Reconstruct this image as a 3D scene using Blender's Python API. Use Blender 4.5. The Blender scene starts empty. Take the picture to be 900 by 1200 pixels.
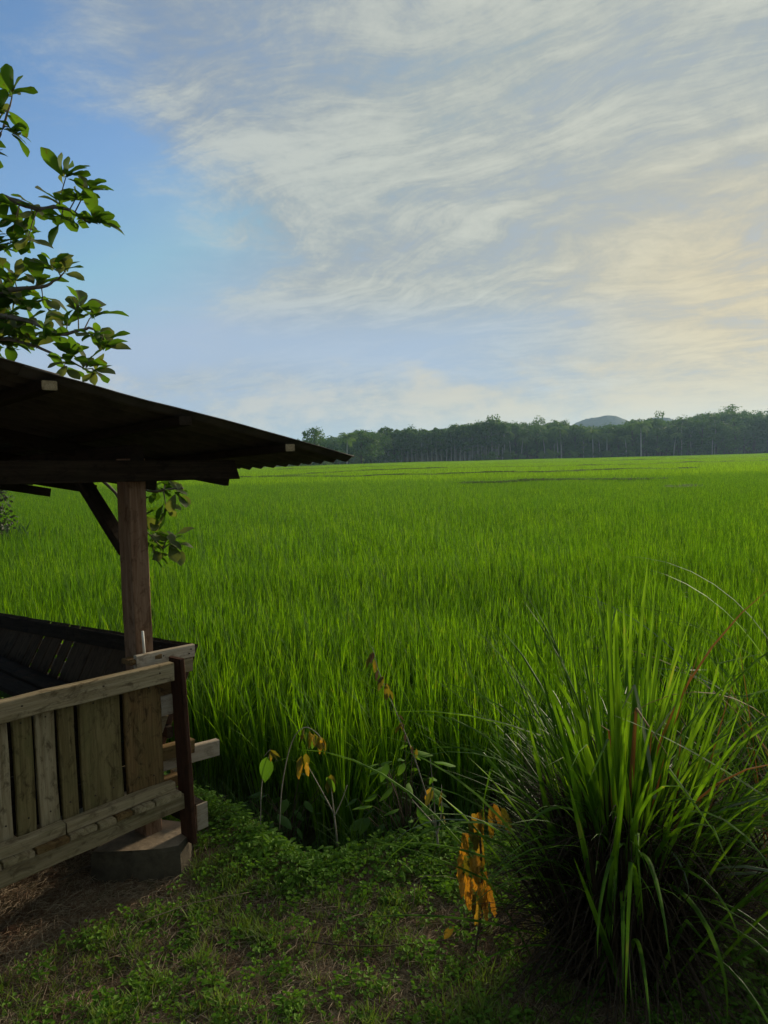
import bpy, bmesh, math, random
import numpy as np
from mathutils import Vector, Matrix, noise

random.seed(7)
rng = np.random.default_rng(7)
scene = bpy.context.scene
COL = scene.collection
rad = math.radians

# ------------------------------------------------------------------ camera
EYE = Vector((0.0, 0.0, 1.7))
pitch, roll = rad(4.2), rad(1.3)
fw = Vector((0, math.cos(pitch), -math.sin(pitch)))
r0 = Vector((1, 0, 0)); u0 = Vector((0, math.sin(pitch), math.cos(pitch)))
rt = r0 * math.cos(roll) - u0 * math.sin(roll)
up = r0 * math.sin(roll) + u0 * math.cos(roll)
cd = bpy.data.cameras.new("camera"); cam = bpy.data.objects.new("camera", cd); COL.objects.link(cam)
cam.matrix_world = Matrix(((rt.x, up.x, -fw.x, EYE.x), (rt.y, up.y, -fw.y, EYE.y), (rt.z, up.z, -fw.z, EYE.z), (0, 0, 0, 1)))
cd.sensor_fit = 'VERTICAL'; cd.sensor_height = 36.0; cd.lens = 36.0 * 866.0 / 1200.0
cd.clip_start = 0.05; cd.clip_end = 20000
scene.camera = cam

# ------------------------------------------------------------------ node helper
class N:
    def __init__(s, tree): s.t = tree
    def new(s, typ, **kw):
        n = s.t.nodes.new(typ)
        for k, v in kw.items(): setattr(n, k, v)
        return n
    def link(s, a, b): s.t.links.new(a, b)
    def val(s, x, sock):
        if hasattr(x, 'node'): s.link(x, sock)
        else: sock.default_value = x
    def math(s, op, a, b=0.0, c=None, clamp=False):
        n = s.new('ShaderNodeMath', operation=op, use_clamp=clamp)
        s.val(a, n.inputs[0]); s.val(b, n.inputs[1])
        if c is not None: s.val(c, n.inputs[2])
        return n.outputs[0]
    def smooth(s, x, a, b, lo=0.0, hi=1.0):
        n = s.new('ShaderNodeMapRange', interpolation_type='SMOOTHSTEP')
        s.val(x, n.inputs[0]); n.inputs[1].default_value = a; n.inputs[2].default_value = b
        n.inputs[3].default_value = lo; n.inputs[4].default_value = hi
        return n.outputs[0]
    def mix(s, f, a, b, mode='MIX'):
        n = s.new('ShaderNodeMix', data_type='RGBA', blend_type=mode)
        s.val(f, n.inputs[0])
        for x, k in ((a, 6), (b, 7)):
            if hasattr(x, 'node'): s.link(x, n.inputs[k])
            else: n.inputs[k].default_value = (*x, 1)
        return n.outputs[2]
    def noise(s, vec, scale, detail=4, rough=0.5, dist=0.0):
        n = s.new('ShaderNodeTexNoise')
        if vec is not None: s.link(vec, n.inputs['Vector'])
        n.inputs['Scale'].default_value = scale; n.inputs['Detail'].default_value = detail
        n.inputs['Roughness'].default_value = rough; n.inputs['Distortion'].default_value = dist
        return n.outputs['Fac']
    def comb(s, x, y, z=0.0):
        n = s.new('ShaderNodeCombineXYZ')
        s.val(x, n.inputs[0]); s.val(y, n.inputs[1]); s.val(z, n.inputs[2])
        return n.outputs[0]
    def mapping(s, vec, scale=(1, 1, 1), loc=(0, 0, 0), rot=(0, 0, 0)):
        n = s.new('ShaderNodeMapping'); s.link(vec, n.inputs[0])
        n.inputs[1].default_value = loc; n.inputs[2].default_value = rot; n.inputs[3].default_value = scale
        return n.outputs[0]

# ------------------------------------------------------------------ sky and sun
SUN_AZ, SUN_EL = rad(38), rad(15)            # clockwise from +Y
sund = Vector((math.sin(SUN_AZ) * math.cos(SUN_EL), math.cos(SUN_AZ) * math.cos(SUN_EL), math.sin(SUN_EL)))
world = bpy.data.worlds.new("World"); scene.world = world; world.use_nodes = True
wt = world.node_tree; wt.nodes.clear(); w = N(wt)
sky = w.new('ShaderNodeTexSky', sky_type='NISHITA')
sky.sun_disc = False; sky.sun_elevation = SUN_EL; sky.sun_rotation = SUN_AZ
sky.air_density = 1.0; sky.dust_density = 0.6; sky.ozone_density = 1.6
tc = w.new('ShaderNodeTexCoord'); sep = w.new('ShaderNodeSeparateXYZ'); w.link(tc.outputs['Generated'], sep.inputs[0])
dx, dy, dz = sep.outputs
zc = w.math('ADD', w.math('MAXIMUM', dz, 0.0), 0.16)
px_, py_ = w.math('DIVIDE', dx, zc), w.math('DIVIDE', dy, zc)
al = w.math('ADD', w.math('MULTIPLY', px_, -0.86), w.math('MULTIPLY', py_, 0.50))   # along the cirrus streaks
ac = w.math('ADD', w.math('MULTIPLY', px_, 0.50), w.math('MULTIPLY', py_, 0.86))
warp = w.noise(w.comb(px_, py_, 4.4), 0.9, 3, 0.5)
ac = w.math('ADD', ac, w.math('MULTIPLY', warp, 1.1))
big = w.noise(w.comb(w.math('MULTIPLY', al, 0.5), w.math('MULTIPLY', ac, 0.8), 3.1), 1.0, 6, 0.55, 0.5)
fine = w.noise(w.comb(w.math('MULTIPLY', al, 1.1), w.math('MULTIPLY', ac, 2.2), 8.3), 1.7, 14, 0.7, 0.35)
wisp = w.noise(w.comb(w.math('MULTIPLY', al, 1.3), w.math('MULTIPLY', ac, 6.5), 2.3), 1.8, 10, 0.7, 0.5)
puff = w.noise(w.comb(px_, py_, 1.7), 2.4, 14, 0.72, 0.3)
low = w.noise(w.comb(dx, dy, w.math('MULTIPLY', dz, 2.2)), 9.0, 12, 0.66, 0.2)
# coverage: cirrus sheet thickens to the right, open blue to the left
cov = w.math('ADD', w.math('ADD', dx, w.math('MULTIPLY', w.math('SUBTRACT', dz, 0.25), 0.45)), w.math('MULTIPLY', w.math('SUBTRACT', big, 0.5), 0.8))
cov = w.smooth(cov, -0.36, -0.08)
dens = w.math('ADD', w.math('MULTIPLY', cov, 1.0), w.math('MULTIPLY', w.math('SUBTRACT', fine, 0.5), 1.7))
dens = w.math('ADD', dens, w.math('MULTIPLY', w.math('SUBTRACT', puff, 0.5), 1.5))
dens = w.math('ADD', dens, w.math('MULTIPLY', w.math('SUBTRACT', wisp, 0.5), 0.6))
dens = w.math('MAXIMUM', w.math('MULTIPLY', w.smooth(dens, 0.05, 1.10), 0.95), w.math('MULTIPLY', w.smooth(dx, -0.36, 0.0), w.math('ADD', 0.35, w.math('MULTIPLY', puff, 0.65))))
gap = w.smooth(w.math('ABSOLUTE', w.math('SUBTRACT', dz, w.math('ADD', 0.14, w.math('MULTIPLY', dx, -0.05)))), 0.0, 0.085)
dens = w.math('MULTIPLY', dens, w.math('MAXIMUM', w.math('ADD', w.math('MULTIPLY', gap, 0.85), 0.15), w.smooth(dx, -0.08, 0.42)))
lowc = w.smooth(w.math('ADD', w.math('MULTIPLY', w.math('SUBTRACT', low, 0.5), 0.30), w.math('SUBTRACT', 0.100, dz)), -0.03, 0.07)
glow = w.new('ShaderNodeVectorMath', operation='DOT_PRODUCT'); w.link(tc.outputs['Generated'], glow.inputs[0]); glow.inputs[1].default_value = sund
gl = w.math('MULTIPLY', w.smooth(glow.outputs['Value'], 0.865, 0.99), w.smooth(dz, 0.42, 0.16))
lum = w.smooth(w.math('ADD', w.math('ADD', w.math('MULTIPLY', fine, 0.45), w.math('MULTIPLY', wisp, 0.25)), w.math('MULTIPLY', puff, 0.5)), 0.50, 0.72)
ccol = w.mix(lum, (2.25, 2.75, 3.35), (4.5, 4.85, 4.65))
wm = w.smooth(glow.outputs['Value'], 0.55, 0.92)
ccol = w.mix(w.math('MULTIPLY', wm, 0.85), ccol, w.mix(lum, (3.3, 3.55, 3.3), (5.2, 5.3, 4.5)))
ccol = w.mix(w.math('MULTIPLY', gl, 0.9), ccol, w.mix(lum, (5.4, 4.5, 2.8), (6.9, 5.7, 3.3)))
hcol = w.mix(w.smooth(low, 0.40, 0.60), (3.4, 4.1, 4.4), (5.3, 5.2, 4.6))
hcol = w.mix(w.math('MULTIPLY', w.smooth(glow.outputs['Value'], 0.70, 0.97), 0.95), hcol, (6.2, 5.3, 3.4))
skyc = w.mix(1.0, w.mix(1.0, sky.outputs[0], (1.04, 1.27, 1.50), 'MULTIPLY'), (3.4, 4.4, 5.8), 'DARKEN')
c1 = w.mix(dens, skyc, ccol)
c2 = w.mix(w.math('MULTIPLY', lowc, 0.85), c1, hcol)
bg = w.new('ShaderNodeBackground'); w.link(c2, bg.inputs[0]); bg.inputs[1].default_value = 0.085
wo = w.new('ShaderNodeOutputWorld'); w.link(bg.outputs[0], wo.inputs[0])

sl = bpy.data.lights.new("sun", 'SUN'); sl.energy = 4.4; sl.angle = rad(8); sl.color = (1.0, 0.86, 0.66)
so = bpy.data.objects.new("sun", sl); COL.objects.link(so); so.location = (30, 30, 30)
so.rotation_euler = sund.to_track_quat('Z', 'Y').to_euler()

vs = scene.view_settings
scene.display_settings.display_device = 'sRGB'
vs.view_transform = 'Standard'; vs.look = 'None'; vs.exposure = 0.42; vs.gamma = 1.0; vs.use_curve_mapping = False
scene.cycles.max_bounces = 6; scene.cycles.diffuse_bounces = 3; scene.cycles.transmission_bounces = 4
scene.cycles.volume_bounces = 1; scene.cycles.transparent_max_bounces = 6
try:
    scene.cycles.use_denoising = True
except Exception:
    pass

# ------------------------------------------------------------------ materials
def mat(name):
    m = bpy.data.materials.new(name); m.use_nodes = True; t = m.node_tree; t.nodes.clear()
    n = N(t); out = n.new('ShaderNodeOutputMaterial')
    return m, n, out

def leaf_mat(name, c1, c2, trans=0.35, rough=0.5, tcol=None, spots=None, scale=3.0, spec=0.3, backc=None, vary=None):
    m, n, out = mat(name)
    info = n.new('ShaderNodeObjectInfo'); geo = n.new('ShaderNodeNewGeometry')
    nz = n.noise(geo.outputs['Position'], scale, 3)
    f = n.math('ADD', n.math('MULTIPLY', info.outputs['Random'], 0.5), n.math('MULTIPLY', n.math('SUBTRACT', nz, 0.25), 0.9), clamp=True)
    col = n.mix(f, c1, c2)
    if vary:      # blade by blade variation: some blades dull, some fresh, a few dry
        vn = n.noise(n.mapping(geo.outputs['Position'], (vary, vary, vary * 0.05)), 1.0, 2, 0.5)
        col = n.mix(n.smooth(vn, 0.62, 0.42), col, tuple(q * 0.5 for q in c1))
        col = n.mix(n.math('MULTIPLY', n.smooth(vn, 0.66, 0.74), 0.6), col, (0.30, 0.30, 0.08))
    if spots:
        col = n.mix(n.smooth(n.noise(geo.outputs['Position'], 23, 3), 0.6, 0.72), col, spots)
    if backc:
        col = n.mix(geo.outputs['Backfacing'], col, backc)
    p = n.new('ShaderNodeBsdfPrincipled'); n.link(col, p.inputs['Base Color'])
    p.inputs['Roughness'].default_value = rough; p.inputs['Specular IOR Level'].default_value = spec
    tr = n.new('ShaderNodeBsdfTranslucent')
    n.link(n.mix(1.0, col, tcol or (1.3, 1.25, 0.5), 'MULTIPLY'), tr.inputs[0])
    mx = n.new('ShaderNodeMixShader'); mx.inputs[0].default_value = trans
    n.link(p.outputs[0], mx.inputs[1]); n.link(tr.outputs[0], mx.inputs[2]); n.link(mx.outputs[0], out.inputs[0])
    return m

def wood_mat(name, c1, c2, c3, moss=0.35, seam=0.0):
    m, n, out = mat(name)
    tcn = n.new('ShaderNodeTexCoord'); info = n.new('ShaderNodeObjectInfo')
    off = n.new('ShaderNodeVectorMath', operation='ADD'); n.link(tcn.outputs['Object'], off.inputs[0])
    n.link(n.comb(n.math('MULTIPLY', info.outputs['Random'], 17.0), n.math('MULTIPLY', info.outputs['Random'], 5.0), 0.0), off.inputs[1])
    o = off.outputs[0]
    grain = n.noise(n.mapping(o, (3.0, 60, 60)), 1.0, 6, 0.65, 0.6)
    fibre = n.noise(n.mapping(o, (10.0, 260, 260)), 1.0, 4, 0.7)
    blot = n.noise(n.mapping(o, (6, 12, 12)), 1.0, 6, 0.65)
    stain = n.noise(n.mapping(o, (14, 24, 24)), 1.0, 7, 0.7, 0.8)
    knots = n.new('ShaderNodeTexVoronoi'); crack = n.noise(n.mapping(o, (4, 150, 150)), 1.0, 3, 0.6, 0.3)
    n.link(n.mapping(o, (4.5, 11, 11)), knots.inputs['Vector']); knots.inputs['Scale'].default_value = 1.0
    col = n.mix(n.smooth(grain, 0.3, 0.7), c1, c2)
    col = n.mix(n.math('MULTIPLY', n.smooth(fibre, 0.5, 0.75), 0.55), col, c3)
    col = n.mix(n.math('MULTIPLY', n.smooth(blot, 0.45, 0.7), moss), col, (0.085, 0.095, 0.03))
    col = n.mix(n.math('MULTIPLY', n.smooth(stain, 0.50, 0.66), 0.75), col, c3)
    col = n.mix(n.math('MULTIPLY', n.smooth(knots.outputs['Distance'], 0.10, 0.03), 0.8), col, c3)
    col = n.mix(n.math('MULTIPLY', info.outputs['Random'], 0.4), col, c1)
    col = n.mix(n.math('MULTIPLY', n.smooth(crack, 0.66, 0.70), 0.9), col, tuple(q * .5 for q in c3))
    p = n.new('ShaderNodeBsdfPrincipled'); n.link(col, p.inputs['Base Color']); p.inputs['Roughness'].default_value = 0.9
    p.inputs['Specular IOR Level'].default_value = 0.06
    b = n.new('ShaderNodeBump'); b.inputs['Strength'].default_value = 0.7; b.inputs['Distance'].default_value = 0.004
    n.link(n.math('ADD', grain, n.math('MULTIPLY', fibre, 0.7)), b.inputs['Height']); n.link(b.outputs[0], p.inputs['Normal'])
    n.link(p.outputs[0], out.inputs[0])
    return m

def plain_mat(name, c1, c2, rough=0.8, scale=20.0, bump=0.3, dist=0.01, spec=0.3, metal=0.0):
    m, n, out = mat(name)
    tcn = n.new('ShaderNodeTexCoord'); nz = n.noise(tcn.outputs['Object'], scale, 7, 0.65)
    nz2 = n.noise(tcn.outputs['Object'], scale * 0.2, 4)
    col = n.mix(n.smooth(n.math('ADD', n.math('MULTIPLY', nz, 0.6), n.math('MULTIPLY', nz2, 0.4)), 0.35, 0.65), c1, c2)
    p = n.new('ShaderNodeBsdfPrincipled'); n.link(col, p.inputs['Base Color']); p.inputs['Roughness'].default_value = rough
    p.inputs['Specular IOR Level'].default_value = spec; p.inputs['Metallic'].default_value = metal
    b = n.new('ShaderNodeBump'); b.inputs['Strength'].default_value = bump; b.inputs['Distance'].default_value = dist
    n.link(nz, b.inputs['Height']); n.link(b.outputs[0], p.inputs['Normal']); n.link(p.outputs[0], out.inputs[0])
    return m

M = {}
M['rice'] = leaf_mat('rice_leaf', (0.095, 0.255, 0.011), (0.22, 0.41, 0.016), 0.5, 0.6, (1.35, 1.25, 0.25), scale=1.3, spec=0.10, vary=34)
M['rice_far'] = leaf_mat('rice_canopy', (0.19, 0.40, 0.014), (0.28, 0.50, 0.020), 0.5, 0.7, (1.3, 1.2, 0.25), scale=0.05, spec=0.05, vary=5)
M['lemon'] = leaf_mat('lemongrass_blade', (0.10, 0.235, 0.018), (0.20, 0.35, 0.028), 0.45, 0.5, (1.4, 1.35, 0.35), scale=4, spec=0.15, vary=16)
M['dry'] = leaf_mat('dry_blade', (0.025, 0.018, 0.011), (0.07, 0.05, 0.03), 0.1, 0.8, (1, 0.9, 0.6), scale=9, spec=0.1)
M['tan'] = leaf_mat('tan_blade', (0.16, 0.10, 0.03), (0.26, 0.13, 0.04), 0.25, 0.7, (1.2, 0.9, 0.5), scale=9)
M['grey_blade'] = leaf_mat('pale_blade', (0.13, 0.18, 0.10), (0.18, 0.22, 0.13), 0.3, 0.7, (1, 1, 0.7), scale=9)
M['tree_leaf'] = leaf_mat('broad_tree_leaf', (0.035, 0.08, 0.016), (0.09, 0.175, 0.024), 0.40, 0.65, (2.2, 2.2, 0.5), spots=(0.07, 0.055, 0.02), scale=7, spec=0.12, backc=(0.10, 0.12, 0.055))
M['weed'] = leaf_mat('weed_leaf', (0.075, 0.17, 0.022), (0.15, 0.26, 0.035), 0.35, 0.75, (1.2, 1.3, 0.4), scale=5, spec=0.08)
M['weed_dark'] = leaf_mat('ditch_weed_leaf', (0.03, 0.075, 0.015), (0.06, 0.12, 0.02), 0.25, 0.7, (1.2, 1.3, 0.4), scale=5, spec=0.1)
M['grass'] = leaf_mat('ground_grass', (0.10, 0.17, 0.024), (0.20, 0.28, 0.045), 0.35, 0.7, (1.2, 1.2, 0.5), scale=6)
M['straw'] = leaf_mat('straw', (0.20, 0.145, 0.085), (0.34, 0.27, 0.17), 0.1, 0.8, (1, 0.9, 0.7), scale=40)
M['litter'] = leaf_mat('brown_litter', (0.10, 0.05, 0.025), (0.2, 0.13, 0.07), 0.1, 0.85, (1, 0.9, 0.7), scale=30)
M['yellow'] = leaf_mat('wilted_yellow_leaf', (0.36, 0.24, 0.03), (0.50, 0.37, 0.06), 0.35, 0.6, (1.3, 1.0, 0.4), spots=(0.16, 0.16, 0.02), scale=11, spec=0.1)
M['orange'] = leaf_mat('wilted_orange_leaf', (0.42, 0.24, 0.03), (0.52, 0.35, 0.06), 0.35, 0.6, (1.3, 0.9, 0.3), spots=(0.25, 0.05, 0.01), scale=11)
M['olive'] = leaf_mat('wilted_olive_leaf', (0.10, 0.10, 0.02), (0.18, 0.15, 0.02), 0.4, 0.6, (1.3, 1.2, 0.4), spots=(0.25, 0.14, 0.02), scale=14)
M['far_leaf'] = leaf_mat('distant_foliage', (0.035, 0.09, 0.018), (0.10, 0.18, 0.035), 0.3, 0.7, (1.2, 1.3, 0.5), scale=0.12, spec=0.15)
M['far_leaf_light'] = leaf_mat('distant_light_foliage', (0.08, 0.15, 0.03), (0.15, 0.24, 0.05), 0.35, 0.7, (1.2, 1.3, 0.5), scale=0.2, spec=0.15)
M['bark'] = plain_mat('bark', (0.10, 0.075, 0.05), (0.2, 0.17, 0.13), 0.9, 30, 0.6)
M['pale_bark'] = plain_mat('pale_bark', (0.26, 0.25, 0.2), (0.42, 0.4, 0.34), 0.9, 3, 0.3)
M['dark_bark'] = plain_mat('dark_bark', (0.05, 0.04, 0.03), (0.11, 0.09, 0.06), 0.9, 2, 0.3)
M['twig'] = plain_mat('pale_twig', (0.22, 0.19, 0.14), (0.34, 0.31, 0.25), 0.85, 60, 0.3, 0.002)
M['stem'] = plain_mat('dark_stem', (0.05, 0.035, 0.02), (0.10, 0.07, 0.04), 0.85, 60, 0.3, 0.002)
M['wood_grey'] = wood_mat('weathered_grey_wood', (0.22, 0.165, 0.09), (0.38, 0.31, 0.19), (0.06, 0.04, 0.02), 0.35)
M['wood_green'] = wood_mat('mossy_board_wood', (0.12, 0.09, 0.038), (0.24, 0.19, 0.085), (0.03, 0.02, 0.01), 0.4)
M['wood_brown'] = wood_mat('stained_brown_wood', (0.12, 0.068, 0.028), (0.21, 0.135, 0.058), (0.02, 0.013, 0.008), 0.3)
M['wood_post'] = wood_mat('brown_post_wood', (0.17, 0.095, 0.055), (0.30, 0.195, 0.125), (0.06, 0.03, 0.015), 0.1)
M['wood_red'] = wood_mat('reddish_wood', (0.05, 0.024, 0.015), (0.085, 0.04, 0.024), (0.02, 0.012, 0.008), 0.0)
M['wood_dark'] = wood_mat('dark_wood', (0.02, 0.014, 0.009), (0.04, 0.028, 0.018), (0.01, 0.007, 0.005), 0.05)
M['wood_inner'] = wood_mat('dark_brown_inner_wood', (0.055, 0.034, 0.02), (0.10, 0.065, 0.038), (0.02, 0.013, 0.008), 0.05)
M['wood_pale'] = wood_mat('pale_cut_wood', (0.34, 0.28, 0.2), (0.46, 0.40, 0.31), (0.16, 0.12, 0.08), 0.1)
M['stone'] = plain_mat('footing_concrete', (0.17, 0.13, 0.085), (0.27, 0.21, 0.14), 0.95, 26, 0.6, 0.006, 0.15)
M['stone_side'] = plain_mat('dark_side_concrete', (0.04, 0.033, 0.022), (0.09, 0.075, 0.05), 0.95, 18, 0.8, 0.008, 0.1)  # footing sides, darker than its top
M['rust'] = plain_mat('rusty_nail', (0.02, 0.014, 0.01), (0.06, 0.035, 0.02), 0.7, 60, 0.1, 0.001)
M['clay'] = plain_mat('red_clay', (0.07, 0.033, 0.018), (0.13, 0.065, 0.035), 0.95, 30, 0.6, 0.006, 0.15)
M['roofing'] = plain_mat('weathered_roof_sheet', (0.045, 0.04, 0.035), (0.09, 0.08, 0.065), 0.9, 9, 0.4, 0.003, 0.15)
M['white'] = plain_mat('white_stick', (0.6, 0.57, 0.5), (0.72, 0.7, 0.62), 0.6, 60, 0.1, 0.001)

# ------------------------------------------------------------------ object helpers
def tag(o, label=None, cat=None, group=None, kind=None):
    if label: o['label'] = label
    if cat: o['category'] = cat
    if group: o['group'] = group
    if kind: o['kind'] = kind
    return o

def mesh_obj(name, verts, faces, m, parent=None, smooth=False, link=True):
    me = bpy.data.meshes.new(name)
    me.from_pydata([tuple(v) for v in verts], [], [tuple(f) for f in faces])
    if smooth: me.polygons.foreach_set('use_smooth', [True] * len(me.polygons))
    mats = m if isinstance(m, list) else [m]
    for q in mats: me.materials.append(q)
    o = bpy.data.objects.new(name, me)
    if link: COL.objects.link(o)
    if parent is not None: o.parent = parent
    return o

def empty(name, loc=(0, 0, 0), rz=0.0):
    o = bpy.data.objects.new(name, None); COL.objects.link(o)
    o.location = loc; o.rotation_euler = (0, 0, rz); o.empty_display_size = 0.2
    return o

def copy_tree(root, loc, rz, sc):
    r = root.copy(); COL.objects.link(r); r.location = loc; r.rotation_euler = (0, 0, rz); r.scale = sc
    for ch in root.children:
        c = ch.copy(); COL.objects.link(c); c.parent = r
    return r

class MB:
    """collects faces of one mesh"""
    def __init__(s): s.v = []; s.f = []
    def add(s, v, f):
        b = len(s.v); s.v.extend(v); s.f.extend([tuple(i + b for i in q) for q in f])
    def obj(s, name, m, parent=None, smooth=False, link=True):
        return mesh_obj(name, s.v, s.f, m, parent, smooth, link)

def ribbon(base, az, tilt, length, width, droop, segs=8, fold=0.25, twist=0.0, kink=None, start=0.35):
    """a curved grass blade: leaves base at angle tilt from vertical towards azimuth az and droops"""
    v, f = [], []
    p = Vector(base); a = tilt; h = Vector((math.sin(az), math.cos(az), 0)); side0 = Vector((math.cos(az), -math.sin(az), 0))
    ds = length / segs
    for i in range(segs + 1):
        t = i / segs
        wd = width * (start + (1 - start) * min(1, t * 3.0)) * (1 - t ** 2.2) ** 0.8 + 0.0002
        d = h * math.sin(a) + Vector((0, 0, 1)) * math.cos(a)
        nrm = h * math.cos(a) - Vector((0, 0, 1)) * math.sin(a)
        tw = twist * t
        sd = side0 * math.cos(tw) + nrm * math.sin(tw)
        v += [p - sd * wd * 0.5, p - nrm * wd * fold, p + sd * wd * 0.5]
        if i < segs:
            p = p + d * ds
            a += droop * (0.35 + 1.5 * t) / segs
            if kink and abs(t - kink[0]) < 0.5 / segs: a += kink[1]
            a = min(a, rad(178))
    for i in range(segs):
        b = i * 3
        f += [(b, b + 1, b + 4, b + 3), (b + 1, b + 2, b + 5, b + 4)]
    return v, f

def tube(pts, radii, sides=6):
    v, f = [], []
    pts = [Vector(p) for p in pts]
    ref = Vector((0.31, 0.17, 0.93))
    for i, p in enumerate(pts):
        d = (pts[min(i + 1, len(pts) - 1)] - pts[max(i - 1, 0)]).normalized()
        if abs(d.dot(ref)) > 0.95: ref = Vector((0.9, -0.2, 0.1))
        a = d.cross(ref).normalized(); b = d.cross(a)
        for k in range(sides):
            t = 2 * math.pi * k / sides
            v.append(p + (a * math.cos(t) + b * math.sin(t)) * radii[i])
    for i in range(len(pts) - 1):
        for k in range(sides):
            k2 = (k + 1) % sides
            f.append((i * sides + k, i * sides + k2, (i + 1) * sides + k2, (i + 1) * sides + k))
    f.append(tuple(range(sides))[::-1]); f.append(tuple((len(pts) - 1) * sides + k for k in range(sides)))
    return v, f

def curve_pts(pts, n=6, wob=0.0):
    """Catmull-Rom through pts"""
    P = [Vector(p) for p in pts]; P = [P[0] * 2 - P[1]] + P + [P[-1] * 2 - P[-2]]
    out = []
    for i in range(1, len(P) - 2):
        for k in range(n):
            t = k / n
            q = 0.5 * ((2 * P[i]) + (P[i + 1] - P[i - 1]) * t + (2 * P[i - 1] - 5 * P[i] + 4 * P[i + 1] - P[i + 2]) * t * t + (3 * P[i] - P[i - 1] - 3 * P[i + 1] + P[i + 2]) * t ** 3)
            out.append(q + Vector([random.uniform(-wob, wob) for _ in range(3)]))
    out.append(P[-2])
    return out

def branch(pts, r_0, r_1, n=5, sides=6, wob=0.0):
    c = curve_pts(pts, n, wob)
    return tube(c, [r_0 + (r_1 - r_0) * i / (len(c) - 1) for i in range(len(c))], sides)

def scatter(name, pts, rots, scls, protos, idx=None):
    """one object; points carry rot / scl / idx and a node tree sets the proto meshes on them"""
    me = bpy.data.meshes.new(name); me.from_pydata([tuple(p) for p in pts], [], [])
    n = len(pts)
    a = me.attributes.new('rot', 'FLOAT_VECTOR', 'POINT'); a.data.foreach_set('vector', np.asarray(rots, dtype=np.float32).ravel())
    a = me.attributes.new('scl', 'FLOAT_VECTOR', 'POINT'); a.data.foreach_set('vector', np.asarray(scls, dtype=np.float32).ravel())
    if idx is None: idx = rng.integers(0, len(protos), n)
    a = me.attributes.new('idx', 'INT', 'POINT'); a.data.foreach_set('value', np.asarray(idx, dtype=np.int32))
    o = bpy.data.objects.new(name, me); COL.objects.link(o)
    cl = bpy.data.collections.new(name + '_source')
    for p in protos: cl.objects.link(p)
    g = bpy.data.node_groups.new(name + '_nodes', 'GeometryNodeTree')
    g.interface.new_socket('Geometry', in_out='INPUT', socket_type='NodeSocketGeometry')
    g.interface.new_socket('Geometry', in_out='OUTPUT', socket_type='NodeSocketGeometry')
    gi = g.nodes.new('NodeGroupInput'); go = g.nodes.new('NodeGroupOutput')
    ip = g.nodes.new('GeometryNodeInstanceOnPoints'); ci = g.nodes.new('GeometryNodeCollectionInfo')
    ci.inputs['Collection'].default_value = cl; ci.inputs['Separate Children'].default_value = True; ci.inputs['Reset Children'].default_value = True
    ip.inputs['Pick Instance'].default_value = True
    def attr(nm, ty):
        q = g.nodes.new('GeometryNodeInputNamedAttribute'); q.data_type = ty; q.inputs['Name'].default_value = nm
        return q.outputs[0]
    L = g.links.new
    L(gi.outputs[0], ip.inputs['Points']); L(ci.outputs[0], ip.inputs['Instance'])
    L(attr('idx', 'INT'), ip.inputs['Instance Index']); L(attr('rot', 'FLOAT_VECTOR'), ip.inputs['Rotation']); L(attr('scl', 'FLOAT_VECTOR'), ip.inputs['Scale'])
    L(ip.outputs[0], go.inputs[0])
    md = o.modifiers.new('scatter', 'NODES'); md.node_group = g
    return o

def fbm(x, y, s=1.0, seed=0.0):
    return noise.fractal(Vector((x * s, y * s, seed)), 1.0, 2.0, 4)

# ------------------------------------------------------------------ ground
FIELD_Z = -0.42
def edge_y(x):
    e = 3.22 + 0.06 * math.sin(x * 3.1) + 0.05 * math.sin(x * 7.3 + 1)
    if x < -0.35: e += (-0.35 - x) * 0.85
    if x > 1.2: e += (x - 1.2) * 0.25
    return e

def ground_z(x, y):
    e = edge_y(x); d = y - e
    bank = 0.02 * fbm(x, y, 1.6, 2.0) + 0.012 * fbm(x, y, 7, 5.0) + 0.02
    if d > -0.25: 
        t = min(1, (d + 0.25) / 0.75); t = t * t * (3 - 2 * t)
        bank = bank * (1 - t) + (FIELD_Z - 0.12) * t
        if d > 0.7:
            t2 = min(1, (d - 0.7) / 0.6); bank = (FIELD_Z - 0.12) * (1 - t2) + FIELD_Z * t2
    hd = math.hypot(x + 1.15, y - 2.95)
    if hd < .9: bank -= .035 * (1 - hd / .9) ** .5 if d < -.25 else 0
    return bank

def hill_h(x, y):
    """low wooded rise behind the plantation, at the far edge of the field"""
    d = y - (245 + 0.1 * x)
    if d <= 0: return 0.0
    t = min(1, d / 110); t = t * t * (3 - 2 * t)
    s = max(0.0, min(1.0, (x + 5) / 60)); s = s * s * (3 - 2 * s)
    return t * (2 + 9.5 * s + 1.2 * math.sin(x * 0.04 + 1) * s)

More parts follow.
